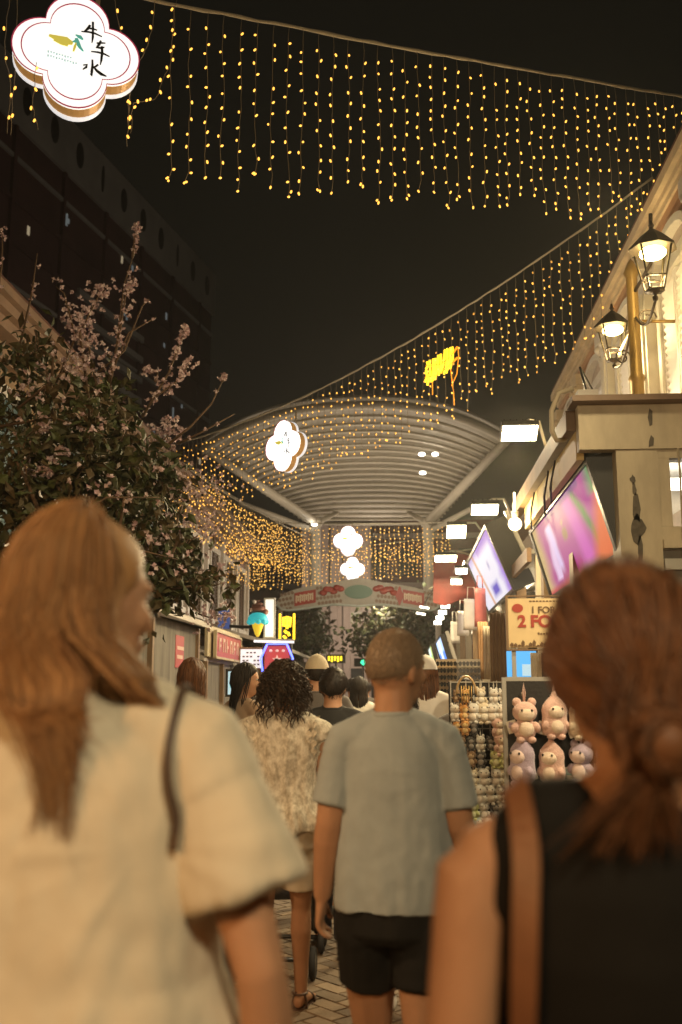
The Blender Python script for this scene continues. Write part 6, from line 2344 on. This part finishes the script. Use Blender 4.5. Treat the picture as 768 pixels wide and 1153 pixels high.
# ------------------------------------------------------------------ stroller in front of her
sx_, sy_ = -.70, 5.62
t = empty('stroller', (sx_, sy_, 0), 'dark pushchair with small rubber wheels ahead of the curly haired woman', 'stroller')
RUB = mat('rubber', (.02, .019, .018), .8)
for wx in (-.2, .2):
    for wy, r_ in ((0, .085), (.55, .075)):
        w_ = MB()
        pr = []
        n = 24
        rs = []
        for q in range(n + 1):
            a = 2 * PI * q / n
            rs.append([Vector((wx + (.018 * math.cos(b)), wy + (r_ - .016 + .016 * math.sin(b)) * math.cos(a), r_ + (r_ - .016 + .016 * math.sin(b)) * math.sin(a))) for b in [2 * PI * z / 8 for z in range(8)]])
        w_.rings(rs, cap=False)
        o = w_.build('wheel', RUB, t)
        MB().tube([(wx - .014, wy, r_), (wx + .014, wy, r_)], r_ * .66, 16).build('hub', GREYP, o)
fr = MB()
for wx in (-.17, .17):
    fr.tube([(wx, 0, .12), (wx, .10, .42), (wx, .02, .75), (wx, -.22, 1.0)], .014, 8)
    fr.tube([(wx, .55, .12), (wx, .34, .36), (wx, .10, .46)], .014, 8)
fr.tube([(-.17, -.22, 1.0), (-.1, -.25, 1.02), (.1, -.25, 1.02), (.17, -.22, 1.0)], .016, 8)
fr.tube([(-.2, 0, .1), (.2, 0, .1)], .012, 8)
fr.tube([(-.2, .55, .09), (.2, .55, .09)], .012, 8)
fr.build('frame', BLK, t)
st = MB()
st.loft([(0, .25, .38, .14, .14), (0, .27, .45, .15, .17), (0, .24, .55, .15, .15), (0, .18, .72, .15, .10), (0, .16, .82, .14, .09)], 16)
st.build('seat', DENIM, t)
cp = MB()
rs = []
for q in range(8):
    a = PI * .15 + PI * .6 * q / 7
    rs.append([Vector((.165 * math.cos(b), .2 - .02 + .28 * math.cos(a) * math.sin(b), .80 + .22 * math.sin(a) * math.sin(b))) for b in [PI * z / 10 for z in range(11)]])
cp.add([p for r_ in rs for p in r_], [(i * 11 + j, i * 11 + j + 1, (i + 1) * 11 + j + 1, (i + 1) * 11 + j) for i in range(7) for j in range(10)], 0, True)
cp.build('hood', DENIM, t, fix=False)

# ------------------------------------------------------------------ walkers ahead
def walker(label, px, top, Y, sex, hair, shirt, legs, yaw=0.0, hy=0.0, sl=.6, stride=.15, skin=SKIN, shoes=SHOE_D, voxel=.013, lh=.10, band=None):
    c = at(px, top, Y)
    p = Person(label, c.x, Y, c.z - .012, yaw=yaw, sex=sex, voxel=voxel, head_yaw=hy, stride=stride, skin=skin)
    g = p.tee(shirt, hem=.80, sl=sl, ease=.012, flare=.015, sleeve=(.066, .078), amp=.006, seed=px * .1)
    p.shorts(legs, hem=lh, name='trousers' if lh < .3 else 'shorts')
    p.shoes(shoes)
    if hair[0] == 'short':
        p.short_hair(hair[1], 500, .03, .010, .006)
    elif hair[0] == 'long':
        p.long_hair(hair[1], 200)
    elif hair[0] == 'cap':
        p.baseball_cap(hair[2])
        if hair[3]:
            p.long_hair(hair[1], 160, t0=.80, off=.004)
        else:
            p.short_hair(hair[1], 300, .015, .003, .002)
    return p, g
TWO = mat('tee_two_tone', (.016, .015, .014), .85)
# two-tone shirt: black yoke over a tan body with fine stripes
nt = TWO.node_tree
tc = nt.nodes.new('ShaderNodeTexCoord')
sp = nt.nodes.new('ShaderNodeSeparateXYZ')
nt.links.new(tc.outputs['Object'], sp.inputs[0])
gt_ = nt.nodes.new('ShaderNodeMath')
gt_.operation = 'LESS_THAN'
gt_.inputs[1].default_value = 1.235
nt.links.new(sp.outputs['Z'], gt_.inputs[0])
wv = nt.nodes.new('ShaderNodeMath')
wv.operation = 'SINE'
ml = nt.nodes.new('ShaderNodeMath')
ml.operation = 'MULTIPLY'
ml.inputs[1].default_value = 300
nt.links.new(sp.outputs['Z'], ml.inputs[0])
nt.links.new(ml.outputs[0], wv.inputs[0])
m1_ = nt.nodes.new('ShaderNodeMix')
m1_.data_type = 'RGBA'
m1_.inputs['A'].default_value = (.33, .22, .14, 1)
m1_.inputs['B'].default_value = (.22, .15, .10, 1)
nt.links.new(wv.outputs[0], m1_.inputs['Factor'])
m2_ = nt.nodes.new('ShaderNodeMix')
m2_.data_type = 'RGBA'
m2_.inputs['A'].default_value = (.016, .015, .014, 1)
nt.links.new(gt_.outputs[0], m2_.inputs['Factor'])
nt.links.new(m1_.outputs['Result'], m2_.inputs['B'])
nt.links.new(m2_.outputs['Result'], nt.nodes['Principled BSDF'].inputs['Base Color'])
walker('man with dark hair in shirt with black yoke and tan stripes', 375, 751, 6.2, 'm', ('short', HAIR_BLACK), TWO, DENIM, voxel=.011, stride=.13)
walker('man in beige baseball cap and charcoal tee ahead of others', 357, 737, 7.3, 'm', ('cap', HAIR_BLACK, CAPB, False), CHAR_T, BLACKS, yaw=R(6), lh=.5)
walker('woman with straight black hair and tan top, face turned right', 275, 746, 7.0, 'f', ('long', HAIR_BLACK), TAN_T, DENIM, yaw=-R(40), hy=-R(45))
walker('brown haired person mostly hidden behind the beige tee shoulder', 216, 741, 6.2, 'f', ('long', HAIR_BROWN), CHAR_T, DENIM)
walker('woman in white cap with long brown hair past the cropped man', 479, 738, 7.6, 'f', ('cap', HAIR_BROWN, CAPW, True), WHITE_T, DENIM, yaw=-R(8))
walker('person in white sneakers walking ahead, hidden by the grey tee man', 452, 772, 5.0, 'f', ('short', HAIR_BLACK), WHITE_T, DENIM, shoes=SHOE_W, stride=.2)
walker('black haired shopper facing the street behind the key ring rack', 524, 762, 7.2, 'f', ('long', HAIR_BLACK), CHAR_T, DENIM, yaw=R(165), stride=.05)
walker('distant walker with black hair and white top', 404, 762, 10.5, 'f', ('long', HAIR_BLACK), WHITE_T, DENIM)
walker('distant walker in dark navy shirt near street middle', 397, 764, 13.0, 'm', ('short', HAIR_BLACK), DENIM, DENIM, yaw=R(12))
walker('distant walker in charcoal tee right of the beige cap', 411, 766, 14.5, 'm', ('short', HAIR_BLACK), CHAR_T, DENIM)
walker('distant walker in tan top seen past the curly hair', 333, 760, 12.0, 'f', ('long', HAIR_BROWN), TAN_T, DENIM)
walker('distant walker in white tee left of the sunglasses rack', 489, 764, 10.5, 'm', ('short', HAIR_BLACK), WHITE_T, BLACKS, yaw=R(170), lh=.5)
HAZE_D = 0.0011
# ------------------------------------------------------------------ light
w = bpy.data.worlds.new('World')
sc.world = w
w.use_nodes = True
nt = w.node_tree
for n in list(nt.nodes):
    nt.nodes.remove(n)
out = nt.nodes.new('ShaderNodeOutputWorld')
sky = nt.nodes.new('ShaderNodeTexSky')
sky.sky_type = 'NISHITA'
sky.sun_disc = False
sky.sun_elevation = R(-8)
sky.sun_rotation = R(200)
b1 = nt.nodes.new('ShaderNodeBackground')
b1.inputs['Strength'].default_value = 0.02
nt.links.new(sky.outputs[0], b1.inputs['Color'])
b2 = nt.nodes.new('ShaderNodeBackground')      # town glow on the night sky
b2.inputs['Color'].default_value = (1.0, 0.90, 0.62, 1)
b2.inputs['Strength'].default_value = 0.0046
ad = nt.nodes.new('ShaderNodeAddShader')
nt.links.new(b1.outputs[0], ad.inputs[0])
nt.links.new(b2.outputs[0], ad.inputs[1])
nt.links.new(ad.outputs[0], out.inputs['Surface'])
# lamps of the stalls and floodlights that stand beside and behind the viewer, same rows
lamp('flood_beam', 'AREA', (1.25, 5.2, 4.1), 55, (1.0, .78, .43), .34, .24, aim=(-.9, 4.6, 1.0))
lamp('flood_beam', 'AREA', (1.2, -1.8, 4.0), 118, (1.0, .80, .48), .6, .4, aim=(0, 2.5, .8))
lamp('stall_lamp', 'AREA', (-2.4, -1.4, 2.5), 66, (1.0, .50, .18), .5, .5, aim=(.3, 2.2, 1.1))
lamp('stall_lamp', 'AREA', (-2.3, 2.4, 2.6), 42, (1.0, .64, .32), .3, .3, aim=(-.6, 3.2, 1.0))
for y in (8.3, 14, 18, 23):
    lamp('stall_lamp', 'POINT', (-1.9 if y < 9 else -2.15, y, 2.6 if y < 12 else 2.75), 15 if y < 9 else 18, (1.0, .76, .48), .15)
lamp('canopy_fill', 'AREA', (-2.2, 33, 4.9), 78, (1.0, .83, .60), 1.2, 1.2, aim=(-1.5, 35.5, 10))  # unseen uplights added below the canopy to brighten its ribs
lamp('canopy_fill', 'AREA', (.6, 33, 4.9), 78, (1.0, .83, .60), 1.2, 1.2, aim=(-.2, 35.5, 10))
lamp('stall_lamp', 'SPOT', (1.65, 4.4, 3.2), 230, (1.0, .80, .50), .08, aim=(.72, 5.7, 1.5), spot=R(58))
for x, y, e in ((-.5, 11, 105), (-.6, 18, 130), (-.5, 26, 260), (-.8, 34, 320), (-1.2, 44, 1300)):
    lamp('street_fill', 'POINT', (x, y, 4.6 if y > 20 else 4.2), e, (1.0, .80, .58), .3)  # added fill without fixtures, brightens the walkers and the street end
lamp('tower_fill', 'AREA', (4, 70, 20), 330, (1.0, .85, .68), 6, 6, aim=(-20, 70, 34))  # this and the next are added in mid-air to lift the dark tower
lamp('tower_fill', 'AREA', (-1, 40, 26), 160, (1.0, .85, .68), 6, 6, aim=(-24, 52, 36))
# ------------------------------------------------------------------ thin haze added to imitate lens glow and lift the blacks
HZ = bpy.data.materials.new('lens_glow_haze')
HZ.use_nodes = True
hn = HZ.node_tree
for n in list(hn.nodes):
    hn.nodes.remove(n)
ho = hn.nodes.new('ShaderNodeOutputMaterial')
hv = hn.nodes.new('ShaderNodeVolumePrincipled')
hv.inputs['Color'].default_value = (.95, .93, .88, 1)
hv.inputs['Density'].default_value = HAZE_D
hv.inputs['Anisotropy'].default_value = .6
hn.links.new(hv.outputs[0], ho.inputs['Volume'])
hz = MB().bb(-90, 90, -30, 170, -1.1, 48).build('haze', HZ)
tag(hz, kind='stuff')
sc.view_settings.view_transform = 'Standard'
sc.view_settings.look = 'None'
sc.view_settings.gamma = 1
sc.view_settings.exposure = 0.0
sc.view_settings.use_curve_mapping = False
sc.render.engine = 'CYCLES'
cy = sc.cycles
cy.use_denoising = True
try:
    cy.denoiser = 'OPENIMAGEDENOISE'
except Exception:
    pass
cy.sample_clamp_indirect = 4.0
cy.sample_clamp_direct = 0.0
cy.volume_bounces = 0
cy.max_bounces = 7
cy.diffuse_bounces = 3
cy.glossy_bounces = 3
cy.transmission_bounces = 4
cy.caustics_reflective = False
cy.caustics_refractive = False
cy.use_light_tree = True
